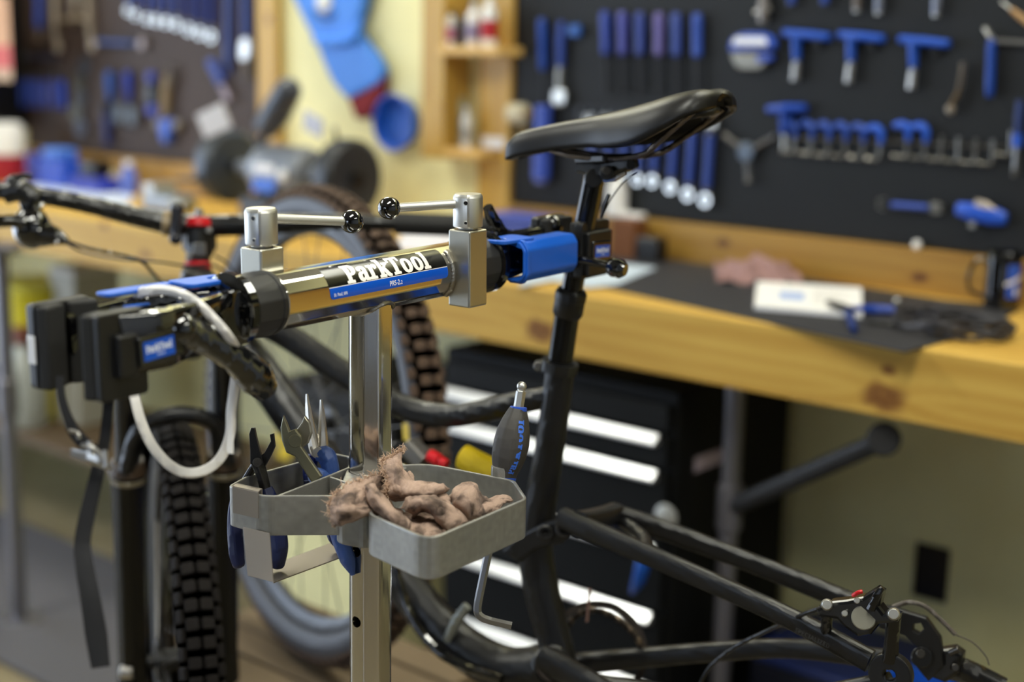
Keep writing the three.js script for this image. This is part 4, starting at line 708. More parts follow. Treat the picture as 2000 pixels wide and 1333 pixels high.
  // saddle shell
  {
    const N = V(...n9), sec = [
      [[-1.1268,1.3038,1.3322], .004, .010], [[-1.1228,1.3132,1.3315], .013, .022], [[-1.1059,1.3226,1.3289], .017, .026], [[-1.0574,1.3345,1.3212], .020, .028], [[-1.0104,1.3448,1.3137], .029, .032], [[-.9713,1.354,1.3075], .046, .039], [[-.9333,1.3646,1.3015], .061, .042], [[-.8993,1.3749,1.2961], .066, .036], [[-.8751,1.3796,1.2923], .060, .026], [[-.8647,1.3783,1.2906], .044, .018], [[-.8603,1.3745,1.2899], .02, .010]];
    const grid = sec.map(([p, w, h]) => Array.from({ length: 25 }, (_, j) => { const a = (j / 24 * 2 - 1), l = Math.sin(a * Math.PI / 2) * w, drop = h * Math.pow(Math.abs(a), 2.6), dip = -0.003 * Math.exp(-((a / 0.16) ** 2)) * sstep(0.016, 0.04, w); return vec(p).addScaledVector(N, l).add(V(0, -drop + dip, 0)); }));
    const curves = grid[0].map((_, j) => new THREE.CatmullRomCurve3(grid.map((r) => r[j]), false, 'catmullrom', 0.5));
    const fine = Array.from({ length: 65 }, (_, i) => curves.map((c) => c.getPoint(i / 64)));
    const sad = part('saddle', sheet(fine, 0.009), std('#0a0909', 0.43, 0, { specularIntensity: 0.75 }), t);
    for (const s of [1, -1]) part('rail', sweep([[1040, 268], [1075, 285], [1120, 298], [1180, 308], [1235, 305], [1278, 296], [1310, 272], [1345, 246], [1385, 214]].map((_, i) => { const q = [[-1.0987,1.3193,1.3277], [-1.0739,1.3084,1.3238], [-1.0427,1.3028,1.3188], [-1.0021,1.3003,1.3124], [-.966,1.3029,1.3067], [-.9385,1.3096,1.3023], [-.9188,1.3245,1.2992], [-.8977,1.3409,1.2959], [-.8741,1.3606,1.2921]][i]; return vec(q).addScaledVector(N, s * [0.008, 0.012, 0.018, 0.022, 0.022, 0.024, 0.03, 0.036, 0.038][i]); }), 0.0035, { sides: 12, n: 60 }), std('#6c635a', 0.3, 0.9), sad);
    part('tail_cover', sweep([vec([-.8981,1.3494,1.2959]).addScaledVector(N, 0.045), vec([-.8698,1.3596,1.2915]), vec([-.8981,1.3494,1.2959]).addScaledVector(N, -0.045)], [[0.006, 0.004], [0.009, 0.006], [0.006, 0.004]], { sides: 12, n: 20 }), M.satin, sad);
  }
  // fork and front wheel, turned towards the right
  const hub = V(...[-1.6353,.5193,1.4684]), back = V(0.86, 0, 0.51).normalize(), side = V(0.51, 0, -0.86).normalize();
  const leg = (s, u, r = 0) => hub.clone().addScaledVector(side, s * 0.066).addScaledVector(V(0, 1, 0), u).addScaledVector(back, u * 0.16 - 0.02 + r);
  const fork = part('fork', [cyl(leg(1, 0.53), leg(-1, 0.53), 0.024), sweep([leg(1, 0.535), leg(0.5, 0.548), leg(-0.5, 0.548), leg(-1, 0.535)], [[0.03, 0.024], [0.026, 0.022], [0.026, 0.022], [0.03, 0.024]], { sides: 16 }), sweep([leg(1, 0.325, 0.012), leg(0.75, 0.385, 0.026), leg(0, 0.405, 0.034), leg(-0.75, 0.385, 0.026), leg(-1, 0.325, 0.012)], [[0.012, 0.02], [0.011, 0.013], [0.011, 0.012], [0.011, 0.013], [0.012, 0.02]], { sides: 14, n: 40 })], M.satin, t);
  for (const s of [1, -1]) {
    part('stanchion', cyl(leg(s, 0.3), leg(s, 0.55), 0.0175, 0.0175, 32), std('#0b0a0a', 0.14), fork);
    part('lower_leg', [cyl(leg(s, -0.03), leg(s, 0.315), 0.021, 0.0235, 32), cyl(leg(s, -0.04), leg(s, 0.04), 0.024, 0.02, 24)], std('#090909', 0.26, 0, { specularIntensity: 0.7 }), fork);
    part('wiper_seal', cyl(leg(s, 0.312), leg(s, 0.332), 0.0265, 0.0235, 32), std('#3a2c1e', 0.5), fork);
    part('seal_ring', cyl(leg(s, 0.300), leg(s, 0.307), 0.0250, 0.0250, 32), std('#6d6450', 0.4), fork);
  }
  part('axle_nut', cyl(leg(-1.25, 0, 0.012), leg(-1.0, 0, 0.02), 0.012, 0.010), M.steel, fork);
  const fw = new THREE.Group(); fw.name = 'front_wheel'; t.add(fw);
  wheelParts(hub.clone().addScaledVector(back, -0.03), side, 0.372, 0.0295, fw, wheelMats, 5);
  // steering: spacers, stem, bar, controls
  const stem = part('stem', [cyl([-1.6692,1.1116,1.3923], [-1.6755,1.1581,1.3852], 0.0172), place(new RoundedBoxGeometry(0.036, 0.042, 0.06, 3, 0.008), frame([-1.6927,1.1373,1.3719], [0.51, 0, -0.86], [0, 1, 0])), place(new RoundedBoxGeometry(0.05, 0.05, 0.02, 3, 0.006), frame([-1.7186,1.1437,1.352], [0.51, 0, -0.86], [0, 1, 0]))], M.satin, t);
  part('top_cap', cyl([-1.6761,1.1618,1.3847], [-1.6779,1.1741,1.3829], 0.0178, 0.0165), M.red, stem);
  part('cap_bolt', cyl([-1.6775,1.1712,1.3833], [-1.6787,1.1872,1.3801], 0.0062, 0.0055), M.steel, stem);
  part('spacer', cyl([-1.6682,1.1007,1.3943], [-1.6698,1.1116,1.3928], 0.0195), M.red, stem);
  part('clamp_badge', place(new RoundedBoxGeometry(0.017, 0.018, 0.004, 2, 0.001), frame([-1.654,1.1326,1.4005], [0.759, 0, -0.65], [0, 1, 0])), M.steel, stem);
  for (const y of [0, 1]) part('stem_bolt', cyl(y ? [-1.652,1.1589,1.385] : [-1.6679,1.1223,1.4083], y ? [-1.6439,1.1602,1.3912] : [-1.6597,1.1237,1.4144], 0.0042), M.steel, stem);
  const bar = part('handlebar', sweep([[-1.89,1.2221,1.671], [-1.8467,1.2139,1.5962], [-1.8085,1.2033,1.5397], [-1.7801,1.1908,1.4922], [-1.7504,1.1752,1.4443], [-1.7178,1.1648,1.4059], [-1.6914,1.1607,1.3712], [-1.6461,1.1626,1.3321], [-1.6065,1.1651,1.2978], [-1.5501,1.1695,1.2487], [-1.4888,1.1686,1.1834], [-1.3935,1.162,1.0639]], [0.0122, 0.0122, 0.0124, 0.0130, 0.0142, 0.0159, 0.0159, 0.0159, 0.0145, 0.0118, 0.0112, 0.0112], { sides: 24, n: 100 }), std('#0e0e0f', 0.33), t);
  part('grip', [cyl([-1.89,1.2221,1.671], [-1.8495,1.2142,1.5985], 0.0165, 0.0165)], M.rubber, bar);
  part('grip', [cyl([-1.4831,1.1688,1.1785], [-1.3923,1.162,1.0629], 0.016, 0.016)], M.rubber, bar);
  part('bar_shim', cyl([-1.723,1.1656,1.4128], [-1.7154,1.1641,1.4041], 0.0182, 0.0182), std('#8e7c5e', 0.4), bar);
  part('remote_lever', [cyl([-1.6897,1.1429,1.4147], [-1.6948,1.1848,1.4078], 0.0075, 0.0085), ball([-1.6951,1.187,1.4075], 0.0098, [1, 1, 1], 16), ball([-1.6907,1.1457,1.4148], 0.0095, [1, 1, 1], 16)], std('#2b2b30', 0.25, 0.4), bar);
  const brake = part('brake_lever', [ball([-1.7872,1.1659,1.5852], 0.026, [1, 1.15, 1], 20), sweep([[-1.793,1.1743,1.5812], [-1.7764,1.1591,1.5779], [-1.7605,1.1546,1.5656], [-1.7465,1.148,1.5554]], [[0.022, 0.018], [0.022, 0.02], [0.013, 0.013], [0.005, 0.005]], { sides: 18 }), sweep([[-1.7797,1.1706,1.591], [-1.7811,1.1781,1.617], [-1.8007,1.1759,1.6477], [-1.8237,1.1746,1.6944]], [[0.012, 0.012], [0.009, 0.009], [0.007, 0.008], [0.007, 0.008]], { sides: 14 }), cyl([-1.8195,1.2004,1.5766], [-1.8129,1.2006,1.571], 0.019, 0.019), sweep([[-1.7943,1.1757,1.582], [-1.7987,1.1962,1.5735], [-1.8049,1.2058,1.5628]], [0.010, 0.011, 0.010], { sides: 12 })], M.gloss, bar);
  part('shifter', [ball([-1.8136,1.2276,1.5912], 0.014, [1, 0.8, 1], 16), sweep([[-1.8222,1.2119,1.6027], [-1.8066,1.2165,1.5882], [-1.7872,1.203,1.5753]], [0.015, 0.017, 0.012], { sides: 14 }), sweep([[-1.8064,1.2341,1.5967], [-1.7971,1.2371,1.588], [-1.7883,1.2359,1.5808]], 0.004, { sides: 8 })], M.satin, bar);
  for (const [p, q] of [[[-1.7776,1.1981,1.5751], [-1.775,1.1954,1.5737]], [[-1.7908,1.2282,1.5984], [-1.7872,1.2255,1.5961]], [[-1.7542,1.1498,1.5682], [-1.7516,1.147,1.5667]]]) part('lever_bolt', cyl(p, q, 0.0042), M.steel, brake);
  part('brake_hose', sweep([[-1.7476,1.148,1.5564], [-1.6929,1.1424,1.5515], [-1.6598,1.135,1.5253], [-1.6484,1.1264,1.5046], [-1.6658,1.1032,1.472], [-1.6946,1.065,1.4263], [-1.6974,1.0106,1.3897]], 0.0025, { sides: 8, n: 50 }), M.satin, brake);
  part('shift_cable', sweep([[-1.7591,1.1513,1.5586], [-1.7118,1.1373,1.5556], [-1.6814,1.1271,1.5191], [-1.6627,1.1195,1.465], [-1.6546,1.1101,1.4204], [-1.6418,1.1078,1.3834], [-1.6331,1.0746,1.3446]], 0.0017, { sides: 6, n: 50 }), M.satin, brake);
  part('shift_cable', sweep([[-1.6439,1.1223,1.3813], [-1.6125,1.1148,1.3833], [-1.6156,1.0903,1.3658], [-1.6298,1.0526,1.3478]], 0.0015, { sides: 6, n: 30 }), M.satin, brake);
  // cranks and chain at the bottom bracket
  const cr = part('crankset', [lathe([[0.058, 0], [0.066, 0], [0.066, 0.004], [0.058, 0.004], [0.058, 0]], [-1.0228,.6625,1.2671], [-1.0308,.6565,1.2562], 48), cyl([-1.0209,.6751,1.361], [-1.0031,.6881,1.3834], 0.02), cyl([-1.0851,.6284,1.28], [-1.0958,.6206,1.2665], 0.03)], std('#2c241e', 0.55, 0.4), t);
  part('crank_arm', sweep([[-1.019,.6928,1.3839], [-.9841,.6878,1.3804], [-.9353,.6793,1.3778], [-.8514,.6556,1.3695]], [[0.012, 0.018], [0.010, 0.016], [0.010, 0.014], [0.011, 0.014]], { sides: 18, power: 0.7 }), M.satin, cr);
  {
    const path = [[-.9567,.6716,1.2506], [-.975,.6982,1.2534], [-1.0031,.7144,1.2579], [-1.0361,.7157,1.2631], [-1.0617,.6984,1.2672], [-1.0759,.6686,1.2694]], cv = new THREE.CatmullRomCurve3(path.map(vec)), nl = 26;
    for (let k = 0; k < nl; k++) { const p = cv.getPointAt(k / nl), q = cv.getPointAt((k + 1) / nl), d = q.clone().sub(p); part('chain_link', [place(new RoundedBoxGeometry(d.length() * 1.25, 0.0075, k % 2 ? 0.0065 : 0.0045, 1, 0.002), frame(p.clone().lerp(q, 0.5), d, [0, 1, 0.1])), cyl(p.clone().addScaledVector(V(...n9), 0.0042), p.clone().addScaledVector(V(...n9), -0.0042), 0.0026, 0.0026, 8)], k % 3 ? std('#3b332b', 0.45, 0.7) : std('#77695a', 0.3, 0.9), cr); }
  }
  part('hose', [sweep([[-1.2708,.7452,1.3853], [-1.2464,.6948,1.3865], [-1.2061,.6573,1.3852], [-1.1581,.6395,1.3776], [-1.0963,.6359,1.3678]], 0.0065, { sides: 12, n: 40 })], M.gloss, t);
  part('guide_arm', [sweep([[-1.158,.7181,1.3675], [-1.1749,.6916,1.3702], [-1.1888,.6627,1.3724]], [[0.004, 0.006], [0.0055, 0.008], [0.004, 0.006]], { sides: 10, n: 14 })], std('#8f928c', 0.35, 0.7), t, 'small grey metal arm');
  part('chain_tag', cyl([-1.0231,.7549,1.2854], [-1.0259,.7094,1.2858], 0.0018), std('#8b6b60', 0.5), cr);
  // rear brake caliper
  const cal = part('brake_caliper', [cut([[-.6733,.8465,1.3464], [-.6589,.8573,1.3441], [-.6401,.8639,1.3411], [-.6243,.871,1.3386], [-.6117,.8828,1.3366], [-.6046,.8799,1.3355], [-.6067,.8648,1.3358], [-.6009,.8588,1.3349], [-.5862,.8595,1.3326], [-.5877,.8513,1.3328], [-.6053,.8448,1.3356], [-.6134,.8315,1.3369], [-.6266,.826,1.339], [-.6407,.8329,1.3412], [-.6495,.84,1.3426], [-.6705,.8385,1.346]], 0.02, 0.004), sweep([[-.6121,.8618,1.3499], [-.6055,.8802,1.3488], [-.6021,.887,1.3463]], [0.005, 0.004, 0.003], { sides: 10 }), sweep([[-.5958,.8512,1.3291], [-.5977,.8242,1.3243], [-.6003,.7989,1.3196]], [0.008, 0.0075, 0.009], { sides: 12 }), sweep([[-.6659,.8404,1.3402], [-.6693,.822,1.3326], [-.6726,.8087,1.327]], [0.006, 0.006, 0.007], { sides: 12 })], std('#0d0d0e', 0.22), t);
  part('piston_cap', lathe([[0, 0], [0.0128, 0], [0.0128, 0.003], [0.0118, 0.0045], [0, 0.0048]], [-.6201,.8491,1.3471], [-.6152,.8537,1.3574], 36), std('#8f8d80', 0.25, 0.35), cal, 'round polished piston cap');
  for (const p of [[[-.6597,.8541,1.3534], [-.655,.8582,1.3627], .0065], [[-.5909,.8594,1.3404], [-.5866,.8634,1.3499], .0068], [[-.6283,.8659,1.3484], [-.626,.8679,1.3531], .0035], [[-.6402,.8489,1.3503], [-.6378,.851,1.355], .0038]]) part('mount_bolt', cyl(p[0], p[1], p[2], p[2] * 0.8, 18), M.zinc, cal);
  part('pad_pin', sweep([[-.6329,.8705,1.3491], [-.6269,.8758,1.3502], [-.6237,.8771,1.3476]], 0.0022, { sides: 8 }), M.red, cal);
  part('rear_hose', [sweep([[-.6674,.8477,1.3505], [-.6855,.8361,1.3483], [-.7145,.8134,1.3276], [-.7556,.782,1.3037], [-.7964,.75,1.3001], [-.8265,.7181,1.3049], [-.8412,.6884,1.3072]], 0.0024, { sides: 8, n: 50 })], M.satin, cal);
  // rear derailleur on the far side
  const rd = part('derailleur', [cut([[-.6126,.7613,1.1748], [-.5905,.7705,1.1713], [-.5799,.7652,1.1696], [-.5804,.7434,1.1697], [-.5962,.7268,1.1722], [-.6136,.7297,1.1749]], 0.022, 0.005), sweep([[-.5995,.743,1.1677], [-.5727,.737,1.1583], [-.5403,.7271,1.1481]], [[0.013, 0.016], [0.013, 0.014], [0.012, 0.012]], { sides: 16 }), cyl([-.6245,.7493,1.1817], [-.6165,.758,1.2007], 0.012)], std('#111112', 0.28), t);
  for (const p of [[[-.5897,.767,1.1863], [-.5786,.776,1.1886], .0036], [[-.5726,.7566,1.1836], [-.5686,.7585,1.1891], .004], [[-.5851,.7516,1.1856], [-.5805,.7536,1.191], .004], [[-.6199,.7598,1.1962], [-.6179,.7619,1.2009], .005]]) part('adjust_screw', cyl(p[0], p[1], p[2]), M.darkSteel, rd);
  part('gear_cable', [sweep([[-.6634,.8005,1.1879], [-.6458,.81,1.1801], [-.6287,.8069,1.1723], [-.6105,.795,1.1694], [-.5935,.7818,1.1667]], 0.0028, { sides: 8, n: 40 }), sweep([[-.5935,.7818,1.1667], [-.5758,.7747,1.1588], [-.5618,.7611,1.1536], [-.5571,.7512,1.1528]], 0.0008, { sides: 6, n: 24 })], std('#4d463f', 0.4), rd);
}
// ------------------------------------------------------------------ the loose muddy wheel, standing on a crate behind the bike
{
  const c = [-1.744, 0.799, 1.11], mats = { ...wheelMats, tire: std('#3d3027', 0.9), tread: std('#ffffff', 0.9, 0, { map: mudTex }), rim: std('#17171a', 0.35) };
  const t = thing('spare_bicycle_wheel', 'loose bicycle wheel with a muddy knobbly tire standing behind the cross tube', 'wheel', [c[0], 0.4, c[2]]);
  wheelParts(c, V(-Math.sin(0.26), 0.06, Math.cos(0.26)), 0.4, 0.032, t, mats, 9);
  const lg = painted(512, 128, (x) => { x.clearRect(0, 0, 512, 128); x.fillStyle = '#d8c70c'; for (let k = 0; k < 6; k++) { x.beginPath(); x.moveTo(20 + k * 80, 110); x.lineTo(50 + k * 80, 14); x.lineTo(80 + k * 80, 14); x.lineTo(52 + k * 80, 110); x.fill(); } });
  // yellow marks round the sidewall
  const N = V(-Math.sin(0.26), 0.06, Math.cos(0.26)).normalize(), up = V(0, 1, 0).addScaledVector(N, -N.y).normalize(), fw = N.clone().cross(up);
  { const pr = []; for (let k = 0; k <= 10; k++) { const th = lerp(0.9, 2.5, k / 10); pr.push([0.4 - 0.032 + 0.0305 * Math.cos(th), 0.0305 * Math.sin(th) - 0.012]); } pr.push([pr[10][0] + 0.004, pr[10][1] - 0.004], [pr[0][0] - 0.004, pr[0][1] - 0.006], pr[0]);
    const o = vec(c).addScaledVector(N, 0.012); part('sidewall', lathe(pr, o, o.clone().add(N), 110), std('#36363b', 0.5), t, 'grey rubber sidewall'); }
  for (const a of [-0.10, -0.24, 3.3]) { const pts = []; for (const [da, r] of [[0, 0.352], [0.07, 0.352], [0.07, 0.368], [0, 0.368]]) { const A = Math.PI + a + da; pts.push(vec(c).addScaledVector(fw, Math.cos(A) * r).addScaledVector(up, Math.sin(A) * r).addScaledVector(N, 0.0295)); } part('sidewall_mark', cut(pts, 0.003), M.yellow, t); }
  const k = thing('wooden_crate', 'low wooden crate under the loose muddy wheel', 'crate', [c[0], 0, c[2]]);
  const pm = std('#6b5a42', 0.75);
  for (const [x, z, w, d] of [[0, 0.16, 0.5, 0.016], [0, -0.16, 0.5, 0.016], [0.242, 0, 0.016, 0.304], [-0.242, 0, 0.016, 0.304]]) for (const y of [0.07, 0.2, 0.32]) part('slat', box(w, 0.1, d, c[0] + x, y, c[2] + z, 0.003), pm, k);
  for (const z of [-0.12, -0.04, 0.04, 0.12]) part('slat', box(0.5, 0.014, 0.07, c[0], 0.379, c[2] + z, 0.003), pm, k);
}
// ------------------------------------------------------------------ things on, over and under the bench
const ORD = ['first', 'second', 'third', 'fourth', 'fifth', 'sixth', 'seventh', 'eighth', 'ninth', 'tenth', 'eleventh', 'twelfth', 'thirteenth'];
const pineTrim = std('#ffffff', 0.45, 0, { map: wood(1.3, 0.1, 512, 21, pineL, pineD, []) });
const uvwood = (g) => { const p = g.attributes.position, u = g.attributes.uv; for (let i = 0; i < p.count; i++) u.setXY(i, p.getY(i) / 1.3, (p.getX(i) + p.getZ(i)) / 0.1); return g; };
const poly = (pts, th, y) => slab(pts.map(([x, z]) => [x, -z]), th, flat(y), Math.min(0.001, th * 0.3));
{
  solo('bench_mat', 'dark grey rubber mat covering the bench top on the right', 'mat', [poly([[-2.0005,.4605], [-1.6404,.4468], [-.9403,.597], [-.9273,.3593], [-.9637,.0613], [-1.1077,.0873], [-1.9042,-.0217], [-2.2145,.0345]], 0.003, 0.9716)], std('#232225', 0.62), [-1.4642,.97,.318]);
  solo('paper_sheet', 'pale blue white paper sheet on the bench behind the seatpost', 'paper', [poly([[-1.7492,.5736], [-1.7528,.467], [-1.65,.4837], [-1.6347,.4128], [-1.7071,.1743], [-1.8293,.1775], [-1.8813,.4096]], 0.0012, 0.9742)], std('#b9c6d2', 0.6), [-1.7382,.9735,.3689]);
  solo('paper_sheet', 'white paper lying on the bench behind the cross tube', 'paper', [poly([[-2.2979,.3699], [-2.1308,.3185], [-2.3888,-.0106], [-2.5504,.0828]], 0.0015, 0.9712)], std('#d2d2dc', 0.6), [-2.345,.97,.185]);
  // booklet with printed lines
  const bk = thing('booklet', 'white printed booklet lying on the dark bench mat', 'booklet', [-1.2659,.975,.3145]);
  const bt = painted(512, 256, (c, w, h) => { c.fillStyle = '#e6e4e0'; c.fillRect(0, 0, w, h); c.fillStyle = '#9fb0d6'; c.fillRect(110, 70, 120, 90); c.fillStyle = '#b9b5ae'; for (let k = 0; k < 7; k++) c.fillRect(270, 60 + k * 22, 190 - (k % 3) * 30, 7); });
  const Q = [[-1.3001,.4517], [-1.1168,.3955], [-1.2557,.1274], [-1.4402,.2101]];
  part('pages', poly(Q, 0.008, 0.9775), M.paper, bk);
  { const g = new THREE.BufferGeometry(), p = [], uv = [0, 1, 1, 1, 1, 0, 0, 0]; for (const [x, z] of Q) p.push(x, 0.98185, z); g.setAttribute('position', new THREE.Float32BufferAttribute(p, 3)); g.setAttribute('uv', new THREE.Float32BufferAttribute(uv, 2)); g.setIndex([0, 1, 2, 0, 2, 3]); g.computeVertexNormals(); part('cover', g, std('#ffffff', 0.6, 0, { map: bt }), bk); }
  const dk = thing('pliers', 'black and blue pliers lying across the corner of the white booklet', 'pliers', [-1.1343,.99,.4465]);
  part('jaw', [sweep([[-1.1987,.99,.3669], [-1.1639,.99,.3906], [-1.1354,.988,.4031]], [[0.006, 0.004], [0.013, 0.006], [0.010, 0.006]], { up: [0, 1, 0], sides: 12 })], M.satin, dk);
  part('handle', sweep([[-1.1474,.987,.3932], [-1.1061,.982,.4587], [-1.0609,.981,.5348]], [[0.007, 0.006], [0.008, 0.007], [0.006, 0.006]], { up: [0, 1, 0], sides: 12 }), M.navy, dk);
  part('handle', sweep([[-1.1416,.987,.3871], [-1.1292,.982,.3411], [-1.0977,.982,.3151]], [[0.007, 0.006], [0.010, 0.009], [0.008, 0.007]], { up: [0, 1, 0], sides: 12 }), std('#1c3f9c', 0.4), dk);
  const dd = thing('tire_lever', 'dark lever lying beside the booklet on the bench mat', 'lever', [-1.061,.976,.3995]);
  part('body', sweep([[-1.0918,.978,.4336], [-1.0519,.978,.4185], [-1.0216,.978,.4]], [[0.006, 0.003], [0.010, 0.005], [0.007, 0.003]], { up: [0, 1, 0], sides: 12 }), M.satin, dd);
  part('tip', ball([-1.1372,.982,.2189], 0.006, [1, 1, 1], 12), M.zinc, dd);
  // folded shop rag
  const rg = thing('shop_rag', 'dusty pink shop rag crumpled on the bench mat', 'rag', [-1.4907,.974,.1017]);
  { const g = patch([0, 1, 2, 3, 4].map((j) => [0, 1, 2, 3, 4, 5, 6].map((i) => { const a = [-1.5126,.974,.2425], b = [-1.3587,.974,.1676], c = [-1.6307,.974,.0678]; const u = i / 6, v = j / 4; return V(lerp(a[0], b[0], u) + (c[0] - a[0]) * v, 0.976 + 0.034 * Math.sin(u * 3.1) * Math.sin(v * 3.0) + 0.012 * Math.sin(u * 17 + j * 2), lerp(a[2], b[2], u) + (c[2] - a[2]) * v); })), 40, 28, (p, u, v) => { p.y += 0.006 * fbm(p.x * 40, p.z * 40, 2, 3); }); part('cloth', sheet(g, 0.003), std('#8a6a66', 0.95), rg); }
  // pile of chain
  const ch = thing('bicycle_chain', 'heap of dark bicycle chain on the bench in front of the black mug', 'chain', [-.9565,.974,.4061]);
  { const r = rng(31), A = V(...[-.945,.976,.396]), pts = []; for (let k = 0; k < 46; k++) { const a = k * 0.95, q = 0.02 + 0.075 * r(); pts.push(A.clone().add(V(Math.cos(a) * q * 1.25, 0.002 + 0.022 * r() * (1 - q * 8 > 0 ? 1 : 0.4), Math.sin(a) * q))); }
    const cv = new THREE.CatmullRomCurve3(pts), L = [], n = 330; for (let k = 0; k < n; k++) { const p = cv.getPointAt(k / n), q = cv.getPointAt((k + 1) / n), d = q.clone().sub(p); L.push(place(new RoundedBoxGeometry(d.length() * 1.15, 0.008, k % 2 ? 0.006 : 0.004, 1, 0.002), frame(p.clone().lerp(q, 0.5), d, [0.2, 1, 0]))); } part('links', L, std('#4b4a4d', 0.32, 0.75), ch, undefined, 'stuff'); }
  // black mug
  { const b = [-.9929,.97,.0924], mg = thing('mug', 'black mug with a blue and white emblem at the right end of the bench', 'mug', b); const R = 0.032, Hh = 0.108;
    part('body', lathe([[0, 0], [R * 0.9, 0], [R, 0.004], [R, Hh - 0.002], [R - 0.0012, Hh], [R - 0.003, Hh - 0.001], [R - 0.003, 0.006], [0, 0.006]], b, [b[0], 2, b[2]], 40), M.gloss, mg);
    const hp = (a, h) => [b[0] - 0.76 * a, b[1] + h, b[2] + 0.65 * a];
    part('handle', sweep([hp(R - 0.002, 0.088), hp(R + 0.018, 0.09), hp(R + 0.03, 0.066), hp(R + 0.027, 0.035), hp(R - 0.002, 0.022)], [[0.005, 0.004]].concat([[0.005, 0.004]]), { sides: 12, n: 30 }), M.gloss, mg);
    const em = painted(256, 256, (c) => { c.fillStyle = '#0a0a0b'; c.fillRect(0, 0, 256, 256); c.fillStyle = '#1c54c0'; c.fillRect(40, 20, 170, 210); c.fillStyle = '#e5e6ea'; c.save(); c.translate(128, 118); c.rotate(-0.25); c.fillRect(-110, -12, 220, 24); c.restore(); c.beginPath(); c.arc(150, 190, 26, 0, 7); c.fill(); });
    const g = new THREE.CylinderGeometry(R + 0.0004, R + 0.0004, 0.075, 24, 1, true, -0.75 - 0.71, 1.4); part('emblem', at(g, b[0], b[1] + 0.055, b[2], 0, Math.PI / 2 + 0.3, 0), std('#ffffff', 0.2, 0, { map: em }), mg); }
  solo('plug', 'small white cap resting on the backsplash ledge', 'cap', [lathe([[0, 0], [0.007, 0], [0.009, 0.004], [0.008, 0.012], [0.005, 0.016], [0, 0.017]], [-1.1939, 1.056, 0.028], [-1.1939, 2, 0.028], 20)], M.white, [-1.1939, 1.056, 0.028]);
  // white cup with a spread foot on the ledge, box and blue tray beside it
  { const b = [-1.9198, 1.056, 0.034], t = thing('bottle', 'white bottle with a flat foot behind the seatpost', 'bottle', b); part('body', lathe([[0, 0], [0.026, 0], [0.027, 0.003], [0.024, 0.02], [0.024, 0.06], [0.021, 0.074], [0.010, 0.082], [0.009, 0.10], [0, 0.10]], b, [b[0], 2, b[2]], 32), M.white, t); part('foot', box(0.10, 0.012, 0.03, b[0] + 0.03, b[1] + 0.0061, b[2] + 0.006, 0.004), M.white, t); }
  { const b = [-1.8454,.97,.1085], t = thing('box', 'small brown box on the bench behind the seatpost', 'box', b); part('carton', box(0.065, 0.085, 0.05, b[0] - 0.008, 1.0145, 0.075, 0.003), std('#6a3c12', 0.7), t); part('lid', box(0.06, 0.052, 0.04, b[0] + 0.062, 0.999, 0.085, 0.006), M.black, t); }
  { const x0 = -2.2275, x1 = -2.0454, y0 = BENCH + 0.0008, y1 = 1.0434, t = thing('parts_case', 'long lilac blue plastic case at the back of the bench left of the seatpost', 'case', [(x0 + x1) / 2, BENCH, 0.08]); part('body', span(x0, x1, y0, y1 - 0.012, 0.045, 0.115, 0.008), std('#2c3f96', 0.35), t); part('lid', span(x0 - 0.003, x1 + 0.003, y1 - 0.012, y1, 0.042, 0.118, 0.005), std('#3a50b0', 0.3), t); }
  // ---- left part of the bench
  { const z = 0.27, c = [-2.785, 1.108, z], t = thing('bench_grinder', 'grey bench grinder with dark wheel guards and a small blue label', 'grinder', [-2.785, 0.97, z]);
    const grey = std('#7c828c', 0.35, 0.15), dark = std('#24272c', 0.4);
    part('motor', [lathe([[0, 0], [0.05, 0], [0.064, 0.012], [0.068, 0.03], [0.068, 0.16], [0.064, 0.178], [0.05, 0.19], [0, 0.19]], [-2.88, c[1], z], [0, c[1], z], 40), cyl([-2.97, c[1], z], [-2.58, c[1], z], 0.02)], grey, t);
    part('base', box(0.21, 0.075, 0.15, c[0], 1.008, z, 0.012), dark, t);
    part('label', box(0.085, 0.05, 0.003, c[0] - 0.005, c[1] - 0.022, z + 0.0685, 0.001, -0.3), M.blue, t); part('name_plate', box(0.075, 0.022, 0.003, c[0] - 0.005, c[1] + 0.012, z + 0.0695, 0.001, 0.1), M.paper, t);
    part('switch', lathe([[0, 0], [0.014, 0], [0.013, 0.008], [0, 0.01]], [c[0] + 0.065, c[1] + 0.0, z + 0.066], [c[0] + 0.066, c[1], z + 0.2], 20), M.white, t);
    for (const s of [-1, 1]) { const x = s < 0 ? -3.02 : -2.56, R = 0.096; const g = part('wheel_guard', lathe([[0, 0], [R - 0.012, 0], [R, 0.01], [R + 0.001, 0.03], [R, 0.05], [R - 0.012, 0.06], [0, 0.06]], [x - 0.03, c[1], z], [x + 1, c[1], z], 44), s < 0 ? std('#3d434c', 0.34, 0.1) : dark, t); part('guard_bolt', cyl([x + 0.03, c[1], z], [x + 0.044, c[1], z], 0.02), M.black, g); part('tool_rest', box(0.07, 0.006, 0.06, x, c[1] - 0.03, z + R + 0.02, 0.002), dark, t); part('shield_arm', sweep([[x, c[1] + R * 0.8, z + 0.03], [x + 0.02, c[1] + R + 0.03, z + 0.06]], 0.005, { smooth: false, n: 4 }), M.black, t); }
    part('eye_shield', place(new RoundedBoxGeometry(0.115, 0.065, 0.005, 2, 0.002), frame([-2.9591,1.2309,.36], [0.85, 0.28, 0], [-0.3, 0.9, 0.2])), std('#b9b3ae', 0.3), t);
    part('eye_shield', place(new RoundedBoxGeometry(0.07, 0.05, 0.005, 2, 0.002), frame([-2.5813,1.2398,.36], [0.9, -0.3, 0], [0.3, 0.9, 0.2])), std('#a9a7ae', 0.25), t);
